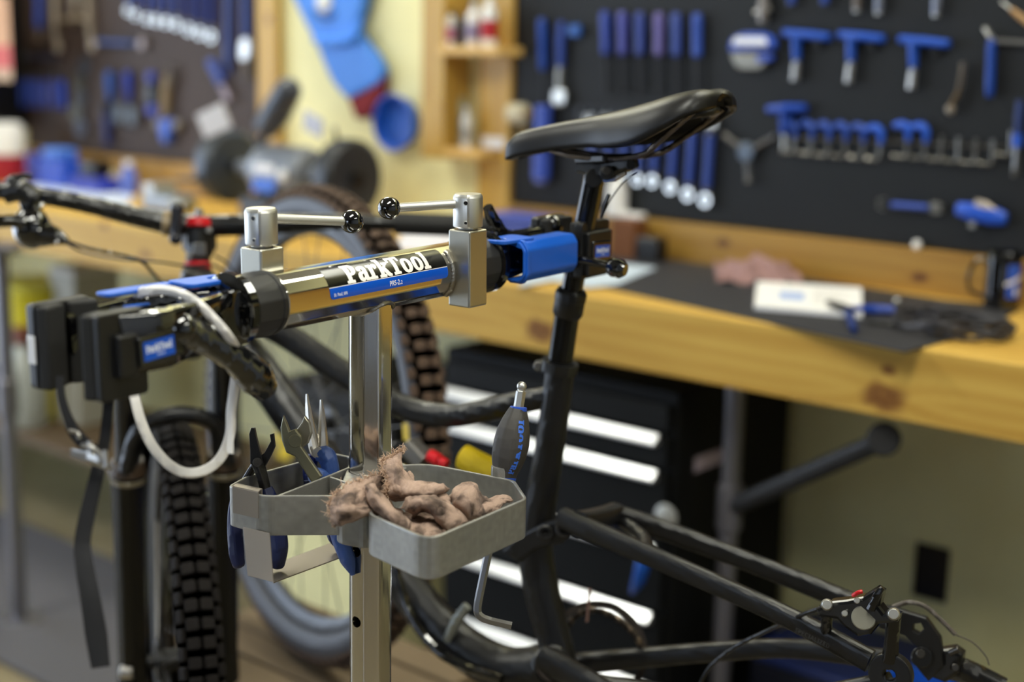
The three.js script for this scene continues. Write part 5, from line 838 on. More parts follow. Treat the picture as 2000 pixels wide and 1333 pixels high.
    part('work_lamp', [sweep([[-2.8305,1.2175,.3], [-2.7861,1.2602,.3], [-2.7424,1.3121,.3]], [[0.032, 0.032], [0.038, 0.038], [0.034, 0.034]], { sides: 24, n: 16 }), ball([-2.7424,1.3121,.3], 0.034, [1, 1, 1], 20), cyl([-2.8268,1.2023,.3], [-2.8759,1.1692,.28], 0.012)], std('#3b3f49', 0.3), t); }
  solo('paper_sheet', 'large white blue sheet of paper on the left end of the bench', 'paper', [poly([[-4.0486,.2435], [-3.483,.4335], [-3.4579,.2753], [-3.9088,-.0504], [-4.2415,-.1333], [-4.2591,.0512]], 0.002, 0.9712)], std('#ccd6e6', 0.6), [-3.7864,.97,.2387]);
  const potOn = (px, name, label, cat, prof, mat, capm) => { const t = thing(name, label, cat, px); part('body', lathe(prof, px, [px[0], 3, px[2]], 28), mat, t); const h = prof[prof.length - 1][1]; part('cap', lathe([[0, 0], [0.013, 0], [0.013, 0.014], [0, 0.016]], [px[0], px[1] + h - 0.001, px[2]], [px[0], 3, px[2]], 20), capm, t); return t; };
  potOn([-3.6866, 0.97, 0.12], 'bottle', 'small lilac blue bottle standing on the left bench by the backsplash', 'bottle', [[0, 0], [0.024, 0], [0.025, 0.004], [0.025, 0.06], [0.014, 0.078], [0.012, 0.088]], std('#5468b8', 0.4), M.paper);
  potOn([-3.8177, 0.97, 0.10], 'jar', 'cream jar on the left bench before the yellow backsplash', 'jar', [[0, 0], [0.034, 0], [0.035, 0.004], [0.035, 0.055], [0.03, 0.062]], std('#cfc39a', 0.5), std('#cfc39a', 0.5));
  { const b = [-4.0341, 0.97, 0.13], t = thing('tool_case', 'bright blue tool case on the left bench', 'case', b); part('body', box(0.15, 0.085, 0.09, b[0], b[1] + 0.043, b[2], 0.012), std('#1f49b4', 0.4), t); part('lid', box(0.10, 0.035, 0.08, b[0] - 0.01, b[1] + 0.103, b[2], 0.014), std('#4b78cc', 0.4), t); }
  { const b = [-3.8323, 0.97, 0.15], t = thing('tool_case', 'low dark blue case with a black lid beside the bright blue one', 'case', b); part('body', box(0.16, 0.045, 0.08, b[0] + 0.01, b[1] + 0.023, b[2], 0.008), std('#26349a', 0.4), t); part('lid', box(0.09, 0.05, 0.07, b[0], b[1] + 0.07, b[2] - 0.01, 0.012), M.black, t); }
  { const b = [-4.138, 0.97, 0.16], t = thing('spray_can', 'purple blue can at the far left of the bench', 'can', b); part('body', lathe([[0, 0], [0.03, 0], [0.031, 0.004], [0.031, 0.09], [0.02, 0.1], [0, 0.1]], b, [b[0], 3, b[2]], 24), std('#3a3f8e', 0.35), t); part('nozzle', cyl([b[0], b[1] + 0.1, b[2]], [b[0], b[1] + 0.115, b[2]], 0.01), M.black, t); }
  { const b = [-4.2833, 0.97, 0.18], t = thing('jug', 'white and red plastic jug at the left edge of the picture', 'jug', b); part('body', lathe([[0, 0], [0.064, 0], [0.066, 0.006], [0.066, 0.085], [0.05, 0.09], [0, 0.09]], b, [b[0], 3, b[2]], 32), std('#9c1a2c', 0.4), t); part('lid', lathe([[0, 0], [0.062, 0], [0.062, 0.08], [0.05, 0.10], [0, 0.102]], [b[0], b[1] + 0.09, b[2]], [b[0], 3, b[2]], 32), M.white, t); }
  { const b = [-3.2407, 0.97, 0.3], t = thing('machine_vise', 'pale steel clamp block lying on the bench left of the grinder', 'vise', b); part('body', box(0.14, 0.05, 0.09, b[0], b[1] + 0.025, b[2], 0.012), std('#8d949b', 0.35, 0.6), t); part('screw', cyl([b[0] + 0.05, b[1] + 0.03, b[2] + 0.03], [b[0] + 0.14, b[1] + 0.03, b[2] + 0.05], 0.011), M.zinc, t); part('jaw', box(0.05, 0.03, 0.08, b[0] - 0.04, b[1] + 0.062, b[2], 0.006), std('#a8a9a6', 0.3, 0.6), t); }
  // dark cupboard and poster at the left edge
  { const t = thing('wall_cupboard', 'black cupboard at the left edge beside the pegboard', 'cupboard', [-4.73, 1.13, 0.1]); part('body', span(-5.04, -4.43, 1.13, 2.3, 0.001, 0.22, 0.006), M.black, t); part('door', span(-5.02, -4.45, 1.15, 2.28, 0.22, 0.236, 0.004), M.black, t); const pm = painted(128, 256, (c) => { c.fillStyle = '#d9a57c'; c.fillRect(0, 0, 128, 256); c.fillStyle = '#d4605a'; c.fillRect(0, 150, 128, 70); c.fillStyle = '#caa98a'; c.fillRect(0, 220, 128, 36); }); part('poster', at(new THREE.PlaneGeometry(0.42, 0.26), -4.1553 - 0.175, 1.4277, 0.2375), std('#ffffff', 0.6, 0, { map: pm }), t, 'orange and pink poster'); }
  // ---- wall between the boards: sock-like board, bowl, shelf
  { const t = thing('wall_cutout', 'big pale blue padded wall board with a maroon bristle tip', 'wall board', [-2.8052,1.4114,.02]);
    part('panel', slab(rounded([[-3.0399,1.571], [-2.9767,1.4831], [-2.9342,1.4309], [-2.8982,1.371], [-2.8684,1.3274], [-2.8109,1.2836], [-2.7521,1.307], [-2.6834,1.3327], [-2.674,1.3615], [-2.6967,1.3974], [-2.7442,1.4357], [-2.7769,1.4693], [-2.7518,1.5109], [-2.7327,1.5738], [-2.7326,1.7071], [-3.0332,1.718]], 0.02, 4), 0.034, new THREE.Matrix4().setPosition(0, 0, 0.024), 0.012), std('#3f82dc', 0.55), t);
    part('fold', sweep([[-2.9239,1.4387,.05], [-2.8494,1.4342,.052], [-2.7731,1.4454,.05], [-2.7443,1.4897,.048]], [[0.006, 0.01], [0.014, 0.012], [0.012, 0.012], [0.004, 0.008]], { sides: 12, n: 24 }), std('#3f82dc', 0.55), t);
    part('eye', [lathe([[0, 0], [0.028, 0], [0.03, 0.004], [0.022, 0.010], [0, 0.013]], [-2.8924,1.5398,.041], [-2.8924, 1.5398, 1], 28)], M.white, t); part('dark_arc', sweep([[-2.936,1.5162,.042], [-2.9027,1.4975,.043], [-2.8667,1.4975,.043], [-2.8498,1.5107,.042]], 0.005, { sides: 8, n: 20 }), std('#1c3f74', 0.6), t);  // white disc with a dark blue arc below it
    const zig = []; for (let k = 0; k < 9; k++) { const u = k / 8; const ax = lerp(-2.7835, -2.6946, u), ay = lerp(1.2366, 1.2879, u) - Math.sin(u * 3.14) * 0.02; zig.push([ax, ay + (k % 2 ? 0.012 : 0)]); }
    part('bristle_tip', slab([[-2.8108,1.289], ...zig, [-2.6777,1.3485], [-2.6947,1.3324], [-2.7521,1.307]], 0.03, new THREE.Matrix4().setPosition(0, 0, 0.022), 0.008), std('#7b1f26', 0.9), t, 'maroon bristle tip'); }
  { const c = [-2.6342,1.2335,.004], t = thing('parts_bowl', 'round blue bowl hanging on the wall beside the bottle shelf', 'bowl', c); const R = 0.072; part('dish', lathe([[0, 0.004], [0.05, 0.004], [0.058, 0.008], [R - 0.004, 0.040], [R, 0.040], [R, 0.037], [0.062, 0.003], [0.055, 0], [0, 0]], c, [c[0], c[1], 1], 56), M.blue, t); part('rim', ring([c[0], c[1], 0.043], [c[0], c[1], 1], R - 0.002, 0.003, 56), std('#3a5fcb', 0.3), t); }
  { const t = thing('bottle_shelf', 'narrow pine wall shelf with bottles beside the right pegboard', 'shelf', [-2.4869,1.1755,.02]); const pm = std('#d8ae62', 0.5); const x0 = -2.4768, x1 = -2.4025, x2 = -2.2109, x3 = -2.2934, yU = 1.4208, yL = 1.1869;
    part('side_board', uvwood(span(x0, x1, yL - 0.03, 2.2, 0.001, 0.1, 0.002)), pineTrim, t); part('shelf_board', span(x1, x2, yU - 0.012, yU + 0.008, 0.031, 0.12, 0.002), pm, t); part('shelf_board', span(x1, x3 + 0.01, yL - 0.022, yL - 0.002, 0.001, 0.1, 0.002), pm, t);
    const bt = (x, y, z, r, h, body, cap, label, band) => { const b = [x, y, z], o = thing('bottle', label, 'bottle', b); part('body', lathe([[0, 0], [r * 0.94, 0], [r, 0.004], [r, h * 0.68], [r * 0.9, h * 0.76], [r * 0.42, h * 0.84], [r * 0.4, h * 0.88], [0, h * 0.88]], b, [x, y + 1, z], 24), body, o); part('cap', cyl([x, y + h * 0.87, z], [x, y + h, z], r * 0.46), cap, o); part('label', lathe([[r + 0.0004, 0], [r + 0.0008, 0.001], [r + 0.0008, h * 0.36], [r + 0.0004, h * 0.365]], [x, y + h * 0.16, z], [x, y + 1, z], 24), band, o); };
    const W_ = M.white, up = yU + 0.0082, lo = yL - 0.0018;
    bt(-2.3994, up, 0.08, 0.013, 0.085, W_, M.satin, 'pink and white bottle, leftmost on the upper wall shelf', std('#c67a98', 0.5)); bt(-2.3625, up, 0.085, 0.011, 0.082, M.satin, M.satin, 'slim dark brown bottle on the upper wall shelf', std('#2b201c', 0.5)); bt(-2.3244, up, 0.08, 0.017, 0.10, W_, W_, 'white bottle with lilac label on the upper wall shelf', std('#8f86a8', 0.5)); bt(-2.2708, up, 0.085, 0.018, 0.115, W_, W_, 'white bottle with a red label, rightmost on the upper wall shelf', std('#b3202c', 0.5));
    bt(-2.418, lo, 0.06, 0.012, 0.075, std('#b5707c', 0.5), W_, 'small pink bottle at the left of the lower wall shelf', W_); bt(-2.4107, lo, 0.03, 0.016, 0.15, std('#9fa688', 0.5), std('#2f6a44', 0.5), 'tall bottle with a green cap on the lower wall shelf', std('#3c6147', 0.5)); bt(-2.3565, lo, 0.066, 0.012, 0.10, W_, W_, 'plain white bottle at the right of the lower wall shelf', std('#a5a3a0', 0.5)); }
  solo('card', 'white card pinned low on the wooden edge post by the pegboard', 'card', [span(-2.3354, -2.2642, 1.1867, 1.2138, 0.0302, 0.034, 0.001)], M.paper, [-2.3054,1.1989,.031]);
  { const c = [-2.2085,1.263,.06], t = thing('tape_roll', 'cream and tan roll hung at the left edge of the right pegboard', 'roll', c); part('roll', lathe([[0.008, 0], [0.022, 0], [0.024, 0.003], [0.024, 0.042], [0.022, 0.045], [0.008, 0.045], [0.008, 0]], [c[0] - 0.02, c[1] + 0.012, 0.05], [c[0] + 1, c[1] + 0.012, 0.05], 28), std('#c9bfa2', 0.6), t); part('core', cyl([c[0] - 0.03, c[1] + 0.012, 0.05], [c[0] + 0.04, c[1] + 0.012, 0.05], 0.0075), std('#8a6a3a', 0.6), t); part('tail', box(0.036, 0.05, 0.004, c[0], c[1] - 0.022, 0.03, 0.001), std('#6e5a2a', 0.7), t); }
  // ---- under the bench
  { const Z = 0.5, t = thing('tool_chest', 'dark grey steel tool chest with long bright drawer pulls under the bench', 'tool chest', [-1.75, 0, 0.27]); const body = std('#0a0b0a', 0.6, 0, { specularIntensity: 0.35 }), x0 = -2.03, x1 = -1.432;
    part('cabinet', [span(x0, x1, 0.06, 0.80, 0.06, Z - 0.02, 0.006)], body, t);
    const ys = [[0.775, 0.725], [0.715, 0.655], [0.645, 0.505], [0.495, 0.368], [0.358, 0.22], [0.21, 0.08]];
    ys.forEach(([a, b], k) => { const d = part('drawer', span(x0 + 0.015, x1 - 0.012, b, a, Z - 0.03, Z - 0.002, 0.004), body, t); if (k) part('pull', [slab([[0, 0.002], [0.005, 0.002], [0.0185, -0.0125], [0.0185, -0.017], [0.015, -0.019], [0, -0.019]], x1 - x0 - 0.05, frame([(x0 + x1) / 2 - 0.005, (k === 1 ? 0.7165 : k === 2 ? 0.6455 : a + 0.002), Z - 0.003], [0, 0, 1], [0, 1, 0]), 0.001)], std('#eef0f2', 0.3, 0.85), d, 'bright drawer pull'); });
    part('badge', lathe([[0, 0], [0.024, 0], [0.025, 0.003], [0.02, 0.006], [0, 0.007]], [-1.438, 0.562, Z - 0.002], [-1.438, 0.562, 2], 28), std('#a5a49c', 0.4, 0.4), t, 'round pale badge');
    part('sticker', at(new THREE.PlaneGeometry(0.12, 0.03), x1 + 0.001, 0.648, 0.36, 0, Math.PI / 2, 0), std('#b9a9b4', 0.5), t);
    for (const [x, z] of [[x0 + 0.06, 0.12], [x1 - 0.06, 0.12], [x0 + 0.06, 0.42], [x1 - 0.06, 0.42]]) part('caster', [cyl([x - 0.012, 0.03, z], [x + 0.012, 0.03, z], 0.03), cyl([x, 0.045, z], [x, 0.062, z], 0.02)], M.rubber, t);
    solo('glove', 'blue rubber glove hanging on a drawer pull of the tool chest', 'glove', [sweep([[-1.46, 0.503, 0.53], [-1.462, 0.47, 0.535], [-1.475, 0.43, 0.53], [-1.49, 0.405, 0.525]], [[0.012, 0.008], [0.02, 0.011], [0.016, 0.009], [0.006, 0.004]], { sides: 12, n: 20 })], M.blue, [-1.47, 0.40, 0.52]); }
  { const c = [-1.1203, .3976], t = thing('power_outlet', 'black wall socket plate on the olive wall under the bench', 'outlet', [c[0], c[1], 0.003]); part('plate', box(0.072, 0.115, 0.007, c[0], c[1], 0.0037, 0.003), M.black, t); for (const s of [-1, 1]) part('socket', box(0.034, 0.028, 0.003, c[0], c[1] + s * 0.02, 0.0085, 0.004), M.satin, t); }
  { const t = thing('tub', 'bright blue plastic tub on the floor under the rear dropout', 'tub', [-0.8, 0, 0.62]); part('body', [slab(rounded([[-0.955, -0.50], [-0.72, -0.50], [-0.72, -0.67], [-0.955, -0.67]], 0.03), 0.40, flat(0.20), 0.004, [rounded([[-0.95, -0.505], [-0.725, -0.505], [-0.725, -0.665], [-0.95, -0.665]], 0.027)]), slab(rounded([[-0.955, -0.50], [-0.72, -0.50], [-0.72, -0.67], [-0.955, -0.67]], 0.03), 0.006, flat(0.004), 0.002)], M.pouch, t); part('rim', slab(rounded([[-0.967, -0.488], [-0.708, -0.488], [-0.708, -0.682], [-0.967, -0.682]], 0.036), 0.014, flat(0.407), 0.003, [rounded([[-0.95, -0.505], [-0.725, -0.505], [-0.725, -0.665], [-0.95, -0.665]], 0.027)]), M.pouch, t); }
  { const t = thing('storage_bin', 'navy storage bin standing under the bench beside the pipe leg', 'bin', [-1.2, 0, 0.16]); part('body', span(-1.36, -1.05, 0, 0.235, 0.03, 0.30, 0.012), std('#080c1c', 0.5), t); part('lid', span(-1.37, -1.04, 0.236, 0.255, 0.025, 0.305, 0.008), std('#16265a', 0.5), t); }
  { const x0 = -2.5965, x1 = -2.2098, yt = .3456, t = thing('cabinet', 'low pale yellow cabinet under the bench behind the stand post', 'cabinet', [(x0 + x1) / 2, 0, 0.25]); part('body', span(x0, x1, 0.02, yt - 0.02, 0.06, 0.49, 0.003), M.paint, t); part('top', span(x0 - 0.006, x1 + 0.006, yt - 0.02, yt, 0.05, 0.5, 0.003), M.paint, t); part('door', span(x0 + 0.01, x1 - 0.01, 0.03, yt - 0.03, 0.49, 0.5, 0.002), M.paint, t);
    const u = thing('added_dark_box', 'added black box with a yellow patch, darkening the void above the low yellow cabinet', 'box', [(x0 + x1) / 2, yt, 0.25]); const y2 = .6366; part('body', span(x0 + 0.004, x1 - 0.004, yt + 0.0005, y2 - 0.04, 0.07, 0.46, 0.012), M.rubber, u); part('lid', span(x0 - 0.002, x1 + 0.002, y2 - 0.04, y2, 0.06, 0.47, 0.008), M.rubber, u); part('label', box(0.05, 0.075, 0.003, -2.5825 , .4708, 0.462, 0.001), M.yellow, u); }  // added black box stands in for the dark void under the bench
  // shelf under the left end
  { const y = 0.28, b = [-3.9134, y, 0.3], t = thing('bucket', 'yellow green bucket on the shelf under the left end of the bench', 'bucket', b); part('body', lathe([[0, 0], [0.1, 0], [0.105, 0.006], [0.125, 0.40], [0.121, 0.40], [0.1, 0.01], [0, 0.01]], b, [b[0], 3, b[2]], 36), std('#c9bb10', 0.5), t); part('lid', cyl([b[0], y + 0.40, b[2]], [b[0], y + 0.42, b[2]], 0.13), std('#d8d04c', 0.5), t); }
  { const y = 0.28, b = [-3.8265, y, 0.42], t = thing('jug', 'frosted white jug with a brown cap under the bench at the left', 'jug', b); part('body', lathe([[0, 0], [0.062, 0], [0.065, 0.006], [0.065, 0.17], [0.05, 0.21], [0.024, 0.235], [0.022, 0.25], [0, 0.25]], b, [b[0], 3, b[2]], 32), std('#b9bdb4', 0.5), t); part('cap', cyl([b[0], y + 0.25, b[2]], [b[0], y + 0.30, b[2]], 0.034), std('#7a4638', 0.5), t); }
  { const y = 0.28, b = [-3.7432, y, 0.25], t = thing('box', 'grey white carton on the shelf under the left end of the bench', 'box', b); part('carton', box(0.13, 0.46, 0.16, b[0], y + 0.23, b[2], 0.004), std('#a8a596', 0.7), t); part('lid', box(0.134, 0.02, 0.164, b[0], y + 0.471, b[2], 0.004), std('#c4c2b8', 0.7), t); }
  solo('floor_mat', 'long grey anti fatigue mat on the floor in front of the bench', 'mat', [span(-4.9, -2.05, 0.0, 0.014, 0.50, 1.06, 0.006)], M.mat, [-3.5, 0, 0.8]);
}
// ------------------------------------------------------------------ tools on the pegboards (board face z = 0.016)
{
  const Z = 0.031;
  const peg = (x, y) => cyl([x, y, 0.0155], [x, y, Z + 0.01], 0.0022, 0.0022, 10);      // the hook a tool hangs on
  const A3 = (p, z = Z) => [p[0], p[1], z];
  const mid = (a, b, t) => [lerp(a[0], b[0], t), lerp(a[1], b[1], t)];
  // a handled driver between two wall points: grip from a to t, shaft on to b
  const driver = (name, label, cat, a, b, t, r, mat, shaft, sr, group) => { const o = thing(name, label, cat, A3(b), 0, group), m = mid(a, b, t);
    part('handle', sweep([A3(a), A3(mid(a, m, 0.15)), A3(mid(a, m, 0.6)), A3(mid(a, m, 0.92)), A3(m)], [[r * 0.7, r * 0.6], [r, r * 0.8], [r * 0.9, r * 0.75], [r, r * 0.8], [r * 0.6, r * 0.5]], { sides: 16, n: 24 }), mat, o);
    part('shaft', cyl(A3(m), A3(b), sr, sr, 12), shaft, o); return o; };
  driver('screwdriver', 'dark blue handled driver at the top left of the right pegboard', 'screwdriver', [-2.1563,1.4956], [-2.1425,1.2975], 0.6, 0.012, std('#123f96', 0.4), M.black, 0.004);
  { const a = [-2.0981,1.4888], b = [-2.097,1.3192], o = thing('adjustable_wrench', 'wrench with lilac grip and pale steel jaw at the pegboard left', 'wrench', A3(b)); part('grip', sweep([A3(a), A3(mid(a, b, 0.3)), A3(mid(a, b, 0.6))], [[0.009, 0.006], [0.0135, 0.008], [0.011, 0.007]], { sides: 14, n: 14 }), M.lilac, o); part('shank', sweep([A3(mid(a, b, 0.58)), A3(mid(a, b, 0.9))], [[0.009, 0.005], [0.011, 0.006]], { smooth: false, n: 6 }), M.zinc, o); part('jaw', [slab(rounded([[-0.02, -0.014], [-0.006, -0.024], [0.004, -0.012], [0.010, -0.024], [0.021, -0.012], [0.02, 0.012], [0, 0.02], [-0.018, 0.012]], 0.005), 0.012, new THREE.Matrix4().setPosition(b[0], b[1], Z), 0.003)], M.zinc, o); }
  { const c = [-2.0585,1.4683]; const o = thing('spoke_key', 'small blue key beside the lilac gripped wrench', 'key', A3(c)); part('body', slab(rounded([[-0.017, -0.012], [0.017, -0.014], [0.017, 0.014], [-0.017, 0.012]], 0.008), 0.012, new THREE.Matrix4().setPosition(c[0], c[1], Z), 0.003), std('#0f4f9e', 0.4), o); part('stem', cyl([c[0] + 0.012, c[1], 0.016], [c[0] + 0.012, c[1], Z], 0.003), M.satin, o); }
  // six nut drivers in a row
  const tops = [[[-1.9739,1.5114], [-1.9592,1.3263]], [[-1.9256,1.5102], [-1.9134,1.3278]], [[-1.8781,1.509], [-1.8671,1.3294]], [[-1.8275,1.5078], [-1.8175,1.3289]], [[-1.782,1.5077], [-1.7701,1.3284]], [[-1.7281,1.5065], [-1.7171,1.3281]]];
  tops.forEach(([a, b], k) => driver('nut_driver', `${ORD[k]} from the left of six blue handled nut drivers hanging above the saddle`, 'nut driver', a, b, 0.52, 0.0125, std(['#33479c', '#4b4f9e', '#3a4a92', '#6a629e', '#3d4f96', '#3350a6'][k], 0.32), std('#1b1a1c', 0.4, 0.4), 0.0055, 'nut drivers above the saddle'));  // blue handles, window sheen put into the lilac tones
  // tape measure with printed band
  { const c = [-1.5868,1.4336], o = thing('chain_gauge', 'oval blue and white gauge with a steel lower half', 'gauge', A3(c)); part('case', slab(rounded([[-0.055, -0.012], [-0.05, 0.018], [-0.02, 0.03], [0.03, 0.03], [0.055, 0.018], [0.058, -0.004]], 0.012), 0.02, new THREE.Matrix4().setPosition(c[0], c[1] + 0.004, Z), 0.005), std('#274aa8', 0.35), o); part('print', slab(rounded([[-0.043, 0.004], [-0.036, 0.02], [0.036, 0.02], [0.043, 0.004]], 0.006), 0.004, new THREE.Matrix4().setPosition(c[0], c[1] + 0.004, Z + 0.0115), 0.001), M.paper, o); part('blade', slab(rounded([[-0.052, 0.004], [0.052, 0.004], [0.03, -0.03], [-0.03, -0.03]], 0.015), 0.012, new THREE.Matrix4().setPosition(c[0] - 0.002, c[1] - 0.012, Z), 0.003), std('#8c897f', 0.35, 0.8), o); part('clip', slab(rounded([[-0.016, -0.014], [0.02, -0.008], [0.02, 0.004], [-0.016, 0.004]], 0.004), 0.014, new THREE.Matrix4().setPosition(c[0] + 0.032, c[1] - 0.014, Z + 0.002), 0.003), std('#2a4cb0', 0.35), o); }
  { const a = [-1.5646,1.5555], b = [-1.5651,1.4877], o = thing('pin_tool', 'pale steel pin tool at the top edge over the oval gauge', 'tool', A3(b)); part('body', sweep([A3(a), A3(mid(a, b, 0.5)), A3(b)], [[0.011, 0.007], [0.016, 0.009], [0.012, 0.008]], { sides: 14, n: 14 }), std('#9a938d', 0.35, 0.7), o); part('screw', cyl([b[0] - 0.02, b[1] + 0.02, Z], [b[0] + 0.016, b[1] + 0.028, Z], 0.004), M.zinc, o); }
  // three T handled drivers
  [[[-1.5134,1.4674], [-1.4106,1.4591], [-1.4814,1.4126], [-1.4834,1.3715]], [[-1.3884,1.4643], [-1.2932,1.4572], [-1.36,1.4129], [-1.3625,1.3709]], [[-1.259,1.4566], [-1.1599,1.449], [-1.2273,1.4039], [-1.2293,1.363]]].forEach(([l, r, s, e], k) => { const o = thing('t_handle_driver', `${ORD[k]} from the left of three blue T handled drivers with steel tips`, 'driver', A3(e), 0, 'T handled drivers on the right pegboard'); const top = mid(l, r, 0.27);
    part('handle', [sweep([A3(l), A3(mid(l, r, 0.5)), A3(r)], [[0.011, 0.008], [0.0125, 0.009], [0.011, 0.008]], { sides: 14, n: 14 }), sweep([A3(top), A3(mid(top, s, 0.5)), A3(s)], [[0.013, 0.009], [0.012, 0.009], [0.010, 0.008]], { sides: 14, n: 12 })], std('#1a4bad', 0.38), o); part('socket', cyl(A3(mid(s, e, 0.12)), A3(e), 0.0078, 0.0085, 20), M.steel, o); part('rod', cyl(A3(s), A3(mid(s, e, 0.2)), 0.004), M.zinc, o); part('holder', cyl([mid(l, r, 0.72)[0], mid(l, r, 0.72)[1] - 0.016, 0.016], [mid(l, r, 0.72)[0], mid(l, r, 0.72)[1] - 0.016, Z], 0.008), M.satin, o); });
  { const p = [[-1.1288,1.4155], [-1.1293,1.3871], [-1.1331,1.3604], [-1.1442,1.3361], [-1.1465,1.3273]].map((q) => A3(q)), o = thing('pin_spanner', 'curved tan steel pin spanner hanging right of the T handled drivers', 'spanner', p[4]); part('arm', sweep(p, [[0.008, 0.004], [0.009, 0.004], [0.010, 0.004], [0.009, 0.004], [0.008, 0.004]], { sides: 12, n: 24 }), std('#9b9183', 0.35, 0.8), o); part('hook_end', ball(p[4], 0.0095, [1, 1, 0.5], 16), std('#9b9183', 0.35, 0.8), o); }
  { const a = [-1.0773,1.4593], b = [-1.0718,1.353], o = thing('chain_whip', 'chain whip with a dark blue grip and chain to the right', 'chain whip', A3(b)); part('grip', sweep([A3(a), A3(mid(a, b, 0.15)), A3(mid(a, b, 0.85)), A3(b)], [[0.008, 0.006], [0.0125, 0.008], [0.0125, 0.008], [0.008, 0.006]], { sides: 14, n: 16 }), std('#0f3c94', 0.4), o); const t0 = [-1.0918,1.4796]; part('tip', sweep([A3(t0), A3(a)], [[0.008, 0.004], [0.009, 0.004]], { smooth: false, n: 4 }), M.zinc, o); const c0 = [-1.0702,1.4556], c1 = [-.9787,1.4512]; const L = []; for (let k = 0; k < 11; k++) L.push(place(new RoundedBoxGeometry(0.011, 0.008, 0.006, 1, 0.0025), frame(A3(mid(c0, c1, k / 10)), [1, -0.06, 0], [0, 1, 0]))); part('chain', L, std('#6e6c68', 0.35, 0.8), o, undefined, 'stuff'); }
  { const a = [-1.0465,1.5127], b = [-1.008,1.4854], o = thing('pick_tool', 'orange handled pick slanting at the upper right edge', 'pick', A3(b)); part('handle', sweep([A3(a), A3(mid(a, b, 0.5)), A3(b)], [[0.004, 0.004], [0.006, 0.006], [0.006, 0.006]], { sides: 10, n: 10 }), std('#a07a48', 0.5), o); part('shaft', cyl(A3(a), A3(mid(a, b, -0.5)), 0.002), M.zinc, o); }
  // tips of tools that hang from above the picture
  [[1545, 12, '#1e3f96', 'short dark blue handle end at the top edge above the first T handled driver', 0], [1610, 12, '#1e3f96', 'dark blue handle end at the top edge above the first T handle\'s right end', 0], [1673, 22, '#7a6f66', 'tan tool end at the top edge above the second T handled driver', 1], [1715, 26, '#8a8f9f', 'lilac steel tool end at the top edge, right of the tan one', 2], [1827, 30, '#8a8f9f', 'pale steel tool end at the top edge above the third T handled driver', 2]].forEach(([px, py, col, label, kind], k) => { const q = [[-1.5017,1.5224], [-1.4264,1.522], [-1.3551,1.5118], [-1.3089,1.5068], [-1.1908,1.5028]][k]; const o = thing(kind ? 'socket_bit' : 'screwdriver', label, kind ? 'bit' : 'screwdriver', A3(q)); part('body', sweep([[q[0], q[1] + 0.10, Z], [q[0], q[1] + 0.03, Z], [q[0], q[1] + 0.002, Z]], [[0.009, 0.008], [0.0095, 0.008], [0.008, 0.007]], { sides: 14, n: 10 }), std(col, 0.35, kind ? 0.6 : 0), o); part('tip', cyl([q[0], q[1] + 0.003, Z], [q[0], q[1] - 0.004, Z], 0.006), kind ? M.zinc : M.black, o); });
  // blue P handled hex keys and plain ones in a holder rail
  { const a = [-1.5418,1.3112], b = [-1.4538,1.3179], s = [-1.5,1.2628], o = thing('t_handle_driver', 'large blue T handled driver left of the hex key row', 'driver', A3(s)); part('handle', [sweep([A3(a), A3(mid(a, b, 0.5)), A3(b)], [[0.010, 0.008], [0.020, 0.011], [0.010, 0.008]], { sides: 14, n: 16 }), sweep([A3(mid(a, b, 0.42)), A3(s)], [[0.014, 0.009], [0.010, 0.008]], { smooth: false, n: 6 })], std('#123f9e', 0.38), o); part('shaft', cyl(A3(s), [s[0], s[1] - 0.04, Z], 0.0045), M.zinc, o); }
  const rail0 = [-1.4892,1.2568], rail1 = [-1.0359,1.2619];
  { const o = thing('tool_rail', 'thin steel rail on the pegboard holding the row of hex keys', 'rail', A3(rail0, 0.016)); part('bar', cyl([...rail0, 0.026], [...rail1, 0.026], 0.0022, 0.0022, 10), M.darkSteel, o); for (const t of [0.02, 0.5, 0.98]) { const q = mid(rail0, rail1, t); part('bracket', cyl([q[0], q[1], 0.0155], [q[0], q[1], 0.028], 0.003), M.darkSteel, o); } }
  [[-1.4916,1.2265], [-1.4523,1.2257], [-1.4136,1.2249], [-1.3756,1.2252], [-1.3371,1.2245], [-1.3003,1.2238], [-1.2433,1.2324], [-1.207,1.2317], [-1.1734,1.2308], [-1.1392,1.2301], [-1.1056,1.2284], [-1.0716,1.2287], [-1.0389,1.2479]].forEach((e, k) => {
    const grip = k < 8, big = [5, 6, 7].includes(k), h = grip ? 0.03 : 0.034;
    const o = thing('hex_key', grip ? `${ORD[k]} from the left of the blue handled hex keys on the rail` : `plain steel hex key, ${ORD[k - 8]} to the right of the blue handled ones on the rail`, 'hex key', A3(e), 0, 'hex keys on the rail');
    part('rod', sweep([[e[0] + 0.014, e[1] + h + 0.012, Z], [e[0] + 0.015, e[1] + 0.012, Z], [e[0] + 0.012, e[1] + 0.001, Z], [e[0] + 0.002, e[1], Z], [e[0] - 0.012, e[1] + 0.001, Z + 0.004]], [0.0033, 0.0033, 0.0034, 0.0034, 0.0046], { sides: 8, n: 30, tension: 0.3 }), std('#77756f', 0.3, 0.8), o);
    if (grip) part('handle', sweep([[e[0] - 0.012 * (big ? 1.3 : 0.9), e[1] + h + 0.028, Z], [e[0] + 0.002, e[1] + h + 0.032, Z], [e[0] + 0.015, e[1] + h + 0.022, Z], [e[0] + 0.0165, e[1] + h, Z]], [[0.006, 0.006], [big ? 0.012 : 0.009, 0.008], [0.009, 0.008], [0.005, 0.005]], { sides: 14, n: 20 }), std(big ? '#1d52bd' : '#173f96', 0.38), o);
  });
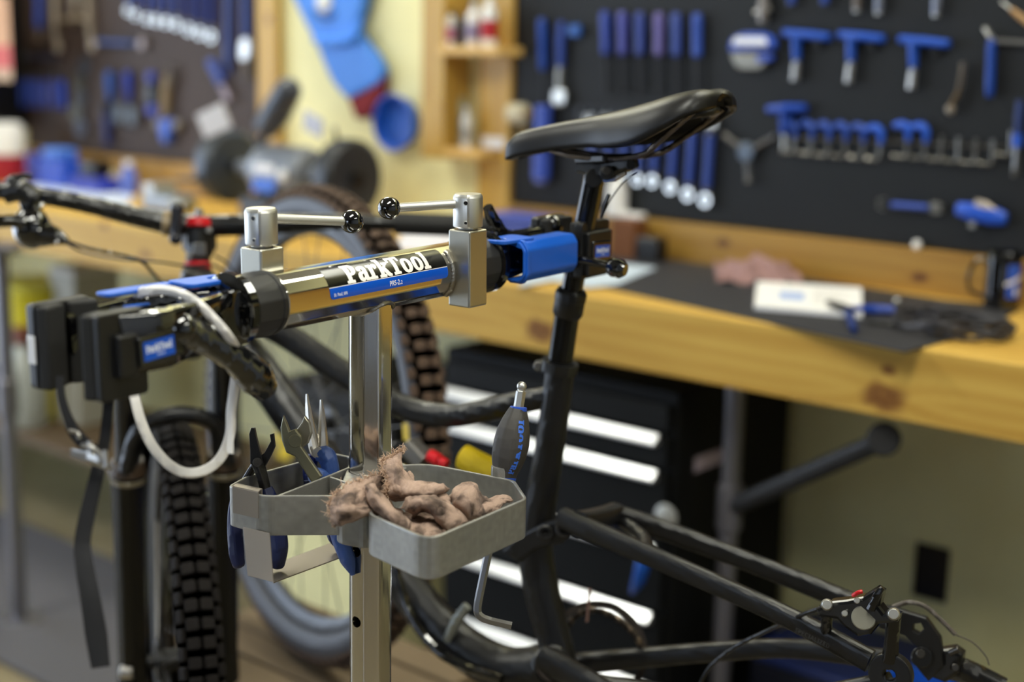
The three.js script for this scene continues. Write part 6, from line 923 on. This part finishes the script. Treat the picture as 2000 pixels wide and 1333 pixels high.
  // double ended wrench and folding tool low on the board
  { const a = [-1.2673,1.1372], b = [-1.1584,1.1383], o = thing('cone_wrench', 'blue sleeved double ended wrench hung level, low on the board', 'wrench', A3(mid(a, b, 0.5))); part('sleeve', sweep([A3(mid(a, b, 0.16)), A3(mid(a, b, 0.84))], [[0.010, 0.006], [0.010, 0.006]], { sides: 14, smooth: false, n: 6 }), M.lilac, o); for (const [q, s] of [[a, -1], [b, 1]]) part('head', [slab(rounded([[-0.012, -0.010], [0.002, -0.012], [0.014 * s, -0.006], [0.006 * s, 0], [0.014 * s, 0.006], [0.002, 0.012], [-0.012, 0.010]].map(([x, y]) => [x, y]), 0.003), 0.006, new THREE.Matrix4().setPosition(q[0], q[1], Z), 0.0015)], std('#8f8d88', 0.3, 0.8), o); }
  { const a = [-1.117,1.1411], b = [-1.0202,1.1302], o = thing('folding_tool', 'blue folding multi tool at the lower right of the pegboard', 'multi tool', A3(mid(a, b, 0.5))); part('body', sweep([A3(a), A3(mid(a, b, 0.3)), A3(mid(a, b, 0.75)), A3(b)], [[0.008, 0.012], [0.012, 0.017], [0.012, 0.017], [0.008, 0.011]], { up: [0.2, 1, 0], sides: 16, power: 0.7, n: 18 }), std('#174cb8', 0.35), o); const c = [-1.0799,1.1559], d = [-1.0391,1.1439]; part('blade', sweep([A3(c, Z + 0.006), A3(mid(c, d, 0.5), Z + 0.006), A3(d, Z + 0.006)], [[0.004, 0.008], [0.005, 0.010], [0.003, 0.004]], { up: [0.3, 1, 0], sides: 10 }), std('#b7ab9d', 0.4, 0.5), o); part('pin', cyl([-1.0838,1.1125,.03], [-1.0797, 1.1136, 0.045], 0.006), std('#8f8d88', 0.3, 0.8), o); }
  // combination wrenches behind the saddle: growing to the right
  [[[-2.0096,1.2713], [-1.9942,1.1789]], [[-1.9599,1.2724], [-1.9468,1.1656]], [[-1.9139,1.2733], [-1.903,1.1547]], [[-1.866,1.2744], [-1.8641,1.1414]], [[-1.8217,1.2753], [-1.8236,1.142]], [[-1.7728,1.2764], [-1.775,1.132]], [[-1.7249,1.2764], [-1.7285,1.1199]], [[-1.6791,1.2764], [-1.683,1.1113]]].forEach(([a, b], k) => comboWrench(a, b, 0.0085 + k * 0.0007, 0.011 + k * 0.0007, `${ORD[k]} from the left of the blue combination wrenches hanging behind the saddle`, 'combination wrenches behind the saddle', M.lilac));
  function comboWrench(a, b, w, hr, label, group, sleeve) { const o = thing('combination_wrench', label, 'wrench', A3(b), 0, group); const A = mid(a, b, 0.07), B = mid(a, b, 0.9); const dx = b[0] - a[0], dy = b[1] - a[1], L = Math.hypot(dx, dy), ux = dx / L, uy = dy / L;
    part('sleeve', sweep([A3(mid(a, b, 0.14)), A3(mid(a, b, 0.84))], [[w, 0.0055], [w, 0.0055]], { sides: 14, smooth: false, n: 6, power: 0.7 }), sleeve, o); part('shank', sweep([A3(A), A3(B)], [[w * 0.7, 0.004], [w * 0.7, 0.004]], { smooth: false, n: 4, sides: 8 }), M.zinc, o);
    part('ring_end', lathe([[hr * 0.55, 0], [hr * 0.92, 0], [hr, 0.0015], [hr, 0.0085], [hr * 0.92, 0.01], [hr * 0.55, 0.01], [hr * 0.55, 0]], [b[0], b[1], Z - 0.005], [b[0] + (b[0] < -3 ? 0.04 : -0.03), b[1] + 0.01, Z + 0.5], 24), std('#d9d8d2', 0.24, 1), o);
    const m = frame(A3(a), [uy, -ux, 0], [-ux, -uy, 0]); part('open_end', slab(rounded([[-hr, -hr * 0.6], [hr, -hr * 0.6], [hr * 0.95, hr], [hr * 0.4, hr], [hr * 0.4, 0], [-hr * 0.4, 0], [-hr * 0.4, hr], [-hr * 0.95, hr]], hr * 0.25), 0.007, m, 0.0015), M.zinc, o); return o; }
  // row of small bits on a clip rail above
  { const o = thing('bit_rail', 'dark clip rail above the saddle holding small steel bits', 'rail', [-1.9518,1.2644,.02]); const a = [-2.0477,1.2623], b = [-1.8457,1.2694]; part('rail', sweep([[...a, 0.02], [...b, 0.02]], [[0.004, 0.008], [0.004, 0.008]], { smooth: false, n: 2, power: 0.5 }), M.satin, o); for (let k = 0; k < 8; k++) { const q = mid(a, b, 0.04 + k * 0.13); part('bit', cyl([q[0], q[1], Z - 0.003], [q[0], q[1] + 0.035, Z - 0.003], 0.0045, 0.004, 12), std('#54565c', 0.35, 0.7), o); } }
  // pump like blue tool at the left edge
  { const a = [-2.1382,1.2966], b = [-2.1407,1.1242], o = thing('hand_pump', 'thick blue hand pump hanging at the lower left of the right pegboard', 'pump', A3(b, 0.04)); part('barrel', cyl(A3(a, 0.04), A3(b, 0.04), 0.0195, 0.0205, 28), std('#3c52ac', 0.35), o); part('band', cyl(A3(mid(a, b, 0.42), 0.04), A3(mid(a, b, 0.62), 0.04), 0.0212, 0.0212, 28), std('#1d2f70', 0.4), o); part('end', cyl(A3(mid(a, b, 0.97), 0.04), A3(mid(a, b, 1.06), 0.04), 0.018, 0.014, 24), std('#7f86bb', 0.4), o); }
  // three way spoke wrench
  { const c = [-1.5881,1.2207], e = [[-1.6456,1.2531], [-1.519,1.2576], [-1.5792,1.1577]], o = thing('three_way_wrench', 'steel three way wrench with splayed arms beside the saddle tail', 'wrench', A3(c)); part('hub', [cyl([c[0], c[1], Z - 0.006], [c[0], c[1], Z + 0.006], 0.02, 0.02, 24)], std('#5f666f', 0.3, 0.8), o); e.forEach((q) => part('arm', sweep([A3(c), A3(mid(c, q, 0.8)), A3(q)], [[0.005, 0.005], [0.005, 0.005], [0.009, 0.007]], { sides: 12, n: 12 }), std('#6d6a66', 0.3, 0.8), o)); }
  { const a = [-1.0144,1.3494], m = [-1.0125,1.288], b = [-1.0111,1.2099], o = thing('screwdriver', 'blue screwdriver with pale steel blade at the right edge', 'screwdriver', A3(b)); part('handle', sweep([A3(a), A3(mid(a, m, 0.5)), A3(m)], [[0.006, 0.006], [0.009, 0.008], [0.007, 0.007]], { sides: 14, n: 12 }), std('#14285f', 0.4), o); part('collar', sweep([A3(m), A3(mid(m, b, 0.3))], [[0.010, 0.009], [0.010, 0.009]], { smooth: false, n: 4 }), std('#1c4fbd', 0.4), o); part('blade', sweep([A3(mid(m, b, 0.28)), A3(mid(m, b, 0.7)), A3(b)], [[0.006, 0.005], [0.0065, 0.005], [0.010, 0.004]], { sides: 12, n: 10 }), std('#8a8a88', 0.3, 0.8), o); }
  // ------------------------------ left board
  driver('screwdriver', 'blue handled driver with a tan tip, topmost left on the left board', 'screwdriver', [-4.2746,1.6503], [-4.2972,1.4221], 0.84, 0.015, std('#34468f', 0.4), std('#84776a', 0.35, 0.6), 0.009);
  { const o = thing('tubing_cutters', 'large pale steel cutters with three legs and hooked ends', 'cutters', [-4.0821,1.4563,.035]); const tn = std('#ac9e8c', 0.35, 0.75);
    [[[-4.1793,1.6003,.035], [-4.1824,1.488,.035], [-4.1831,1.4038,.035]], [[-4.0608,1.5984,.04], [-4.0597,1.5355,.04], [-4.0699,1.4753,.04]], [[-3.9947,1.5977,.035], [-3.9911,1.4883,.035], [-3.9855,1.4063,.035]]].forEach((p, k) => part('leg', sweep(p, [[0.012, 0.006], [0.015, 0.007], [k === 1 ? 0.014 : 0.010, 0.006]], { sides: 12, n: 16 }), tn, o)); part('hook_end', ball([-4.1785,1.4038,.036], 0.018, [1, 1, 0.5], 18), tn, o); part('hook_end', ball([-3.9838,1.4095,.036], 0.018, [1, 1, 0.5], 18), tn, o); part('crossbar', sweep([[-4.1719,1.4847,.038], [-4.0685,1.4943,.04], [-3.9812,1.485,.038]], [[0.012, 0.006], [0.016, 0.007], [0.012, 0.006]], { sides: 12, n: 14 }), tn, o); }
  { const a = [-3.9568,1.4225], b = [-3.7242,1.419], o = thing('pedal_wrench', 'level blue wrench with a round grey end on the left board', 'wrench', A3(mid(a, b, 0.5))); part('sleeve', sweep([A3(a), A3(mid(a, b, 0.8))], [[0.014, 0.006], [0.014, 0.006]], { smooth: false, n: 4, sides: 14 }), std('#3f5a97', 0.4), o); part('ring_end', cyl([b[0], b[1], Z - 0.005], [b[0], b[1], Z + 0.006], 0.018, 0.017), std('#8b7d78', 0.35, 0.7), o); }
  [[[-3.7792,1.6551], [-3.7899,1.5176]], [[-3.7373,1.6541], [-3.751,1.5039]], [[-3.6806,1.6528], [-3.6917,1.4918]], [[-3.6324,1.6517], [-3.6457,1.4874]], [[-3.5848,1.6506], [-3.5978,1.483]], [[-3.5355,1.6495], [-3.5482,1.4772]], [[-3.4772,1.6482], [-3.4898,1.4628]], [[-3.4248,1.647], [-3.4371,1.4529]], [[-3.3731,1.6458], [-3.3851,1.4432]]].forEach(([a, b], k) => comboWrench(a, b, 0.009 + k * 0.0004, 0.0125 + k * 0.0006, `${ORD[k]} from the left of the blue combination wrenches high on the left board`, 'combination wrenches on the left board', std('#2c3f8c', 0.36)));
  { const a = [-3.2948,1.6298], b = [-3.308,1.3636], o = thing('pry_bar', 'long blue lever bar near the right edge of the left board', 'bar', A3(b)); part('bar', sweep([A3(a, 0.035), A3(b, 0.035)], [[0.013, 0.008], [0.013, 0.008]], { smooth: false, n: 6, sides: 14, power: 0.7 }), std('#31488f', 0.4), o); part('tip', sweep([A3(b, 0.035), [b[0] + 0.002, b[1] - 0.025, 0.035]], [[0.011, 0.007], [0.013, 0.004]], { smooth: false, n: 4 }), std('#1f3f8e', 0.4), o); }
  { const a = [-3.2229,1.6283], b = [-3.2245,1.4107], o = thing('headset_wrench', 'blue handled wrench with a big pale steel head by the trim', 'wrench', A3(b)); part('sleeve', sweep([A3(a, 0.035), A3(mid(a, b, 0.84), 0.035)], [[0.015, 0.008], [0.015, 0.008]], { smooth: false, n: 6, sides: 14, power: 0.7 }), std('#31488f', 0.4), o); part('head', [slab(rounded([[-0.022, -0.03], [0.004, -0.036], [0.026, -0.012], [0.024, 0.022], [0.002, 0.036], [-0.02, 0.02]], 0.012), 0.012, new THREE.Matrix4().setPosition(b[0], b[1], 0.04), 0.003)], M.steel, o); part('stub', cyl([b[0] + 0.004, b[1] - 0.03, 0.035], [b[0] + 0.004, b[1] - 0.08, 0.035], 0.014), std('#5b524a', 0.5, 0.3), o); }
  driver('cable_cutter', 'slanting blue handle with a lilac tip over the grinder', 'cutter', [-3.3966,1.3763], [-3.3111,1.2654], 0.62, 0.016, std('#24408f', 0.4), std('#8a7f8c', 0.35, 0.5), 0.011);
  { const a = [-3.5998,1.3274], b = [-3.6157,1.2085], o = thing('tire_brush', 'tan wooden handled brush hanging over the blue clamp', 'brush', A3(b)); part('handle', sweep([A3(a, 0.035), A3(mid(a, b, 0.5), 0.035), A3(b, 0.035)], [[0.011, 0.008], [0.017, 0.011], [0.016, 0.010]], { sides: 14, n: 14 }), std('#94846c', 0.5), o); part('ferrule', sweep([[a[0] + 0.02, a[1] + 0.03, 0.035], [a[0] + 0.022, a[1] - 0.03, 0.035]], [[0.011, 0.006], [0.009, 0.006]], { smooth: false, n: 4 }), std('#6b6663', 0.4, 0.5), o); }
  [[-4.4127,1.2488], [-4.3682,1.2503], [-4.3212,1.2502], [-4.2685,1.252], [-4.2198,1.252], [-4.1715,1.2536]].forEach((c, k) => { const o = thing('screwdriver', `${ORD[k]} from the left of six blue grips in a row on the left board`, 'screwdriver', A3(c), 0, 'blue grips in a row'); part('handle', sweep([[c[0], c[1] + 0.045, Z], [c[0], c[1], Z], [c[0], c[1] - 0.045, Z]], [[0.0095, 0.008], [0.0115, 0.009], [0.0095, 0.008]], { sides: 14, n: 12 }), std(['#1c3580', '#20388a', '#34469a', '#3a479a', '#40468e', '#1a3fa8'][k], 0.38), o); part('shaft', cyl([c[0], c[1] + 0.045, Z], [c[0], c[1] + 0.085, Z], 0.0045), std('#4d4a48', 0.4, 0.6), o); });
  { const o = thing('crank_puller', 'grey blue steel bar tool hung level above the six blue grips', 'tool', [-4.2758,1.368,.03]); const a = [-4.3956,1.3675], b = [-4.1921,1.3711]; part('bar', sweep([A3(a), A3(b)], [[0.010, 0.007], [0.009, 0.007]], { smooth: false, n: 4 }), std('#343a50', 0.4, 0.4), o); part('end', ball(A3(a), 0.016, [1, 1, 0.5], 16), std('#4b4a44', 0.4, 0.4), o); }
  { const o = thing('hanging_chain', 'grey bicycle chain and sprockets hanging in a bunch on the left board', 'chain', [-4.0858,1.1158,.03]); const r = rng(8), cs = [[-4.0547,1.3446], [-4.0814,1.2956], [-4.0675,1.2474], [-4.0945,1.1974], [-4.0687,1.1495]]; cs.forEach((c, k) => part('sprocket', lathe([[0.012, 0], [0.03 - k * 0.001, 0], [0.032 - k * 0.001, 0.002], [0.03, 0.004], [0.012, 0.004], [0.012, 0]], [c[0], c[1], 0.022 + 0.003 * k], [c[0] + 0.1 * (r() - 0.5), c[1] + 0.1, 1], 26), std(['#5a606c', '#57564c', '#4b4d52', '#54534b', '#4c505c'][k], 0.38, 0.6), o)); part('hook', peg(cs[0][0], cs[0][1] + 0.03), M.darkSteel, o); }
  [[-3.8983,1.2929], [-3.8026,1.2957]].forEach((c, k) => { const o = thing('file', ['blue handled file, left of a pair at the middle of the left board', 'blue handled file, right of a pair at the middle of the left board'][k], 'file', A3(c)); part('handle', sweep([[c[0], c[1] + 0.04, 0.033], [c[0], c[1], 0.033], [c[0], c[1] - 0.045, 0.033]], [[0.012, 0.01], [0.0155, 0.011], [0.010, 0.008]], { sides: 14, n: 12 }), std(k ? '#22399a' : '#2b52a0', 0.38), o); part('blade', sweep([[c[0], c[1] - 0.045, 0.03], [c[0], c[1] - 0.13, 0.03]], [[0.010, 0.003], [0.010, 0.003]], { smooth: false, n: 3 }), std('#2a3052', 0.4, 0.3), o); });
  { const o = thing('cone_gauge', 'grey steel plates hanging below the pair of blue files', 'gauge', [-3.8134,1.1857,.03]); for (const [k, c] of [[-3.8504,1.2045], [-3.7748,1.2015]].entries()) part('plate', slab(rounded([[-0.022, -0.03], [0.022, -0.026], [0.02, 0.028], [-0.02, 0.03]], 0.01), 0.004, new THREE.Matrix4().setPosition(c[0], c[1], 0.038 + 0.005 * k), 0.001), std('#51565a', 0.4, 0.5), o); }
  { const c = [-3.685,1.3191], o = thing('multi_tool', 'dark blue and black block tool beside the tan brush', 'tool', A3(c)); part('head', box(0.036, 0.034, 0.022, c[0], c[1], 0.031, 0.008), std('#26328a', 0.4), o); part('body', box(0.04, 0.06, 0.022, c[0], c[1] - 0.05, 0.031, 0.006), M.black, o); part('foot', box(0.04, 0.034, 0.024, c[0] + 0.004, c[1] - 0.098, 0.032, 0.008), std('#28379a', 0.4), o); }
  { const c = [-3.6057,1.1754], o = thing('cable_clamp', 'bright blue clamp with pale round ends above the backsplash', 'clamp', A3(c)); part('body', slab(rounded([[-0.028, 0.022], [0.024, 0.024], [0.024, -0.01], [0.008, -0.05], [-0.012, -0.05], [-0.026, -0.012]], 0.01), 0.03, new THREE.Matrix4().setPosition(c[0], c[1], 0.034), 0.006), std('#2b55bb', 0.38), o); for (const s of [-1, 1]) part('end', ball([c[0] + s * 0.046, c[1] + 0.006, 0.034], 0.018, [1, 1, 0.7], 16), std('#7d776e', 0.4, 0.4), o); }
  { const c = [-3.9214,1.1488], o = thing('housing_cutter', 'long indigo handled tool low on the left board', 'cutter', A3(c)); part('handle', sweep([[c[0] - 0.004, c[1] + 0.05, 0.033], [c[0], c[1], 0.033], [c[0] + 0.002, c[1] - 0.045, 0.033]], [[0.012, 0.008], [0.015, 0.010], [0.013, 0.008]], { sides: 14, n: 12 }), std('#252f66', 0.4), o); part('jaw', sweep([[c[0] - 0.004, c[1] + 0.05, 0.033], [c[0], c[1] + 0.09, 0.033]], [[0.011, 0.006], [0.013, 0.006]], { smooth: false, n: 3 }), std('#3c4256', 0.4, 0.4), o); }
}

// ------------------------------------------------------------------ hand over
scene.traverse((o) => { if (o.isMesh) { o.castShadow = true; o.receiveShadow = true; } });
renderer.render(scene, camera);
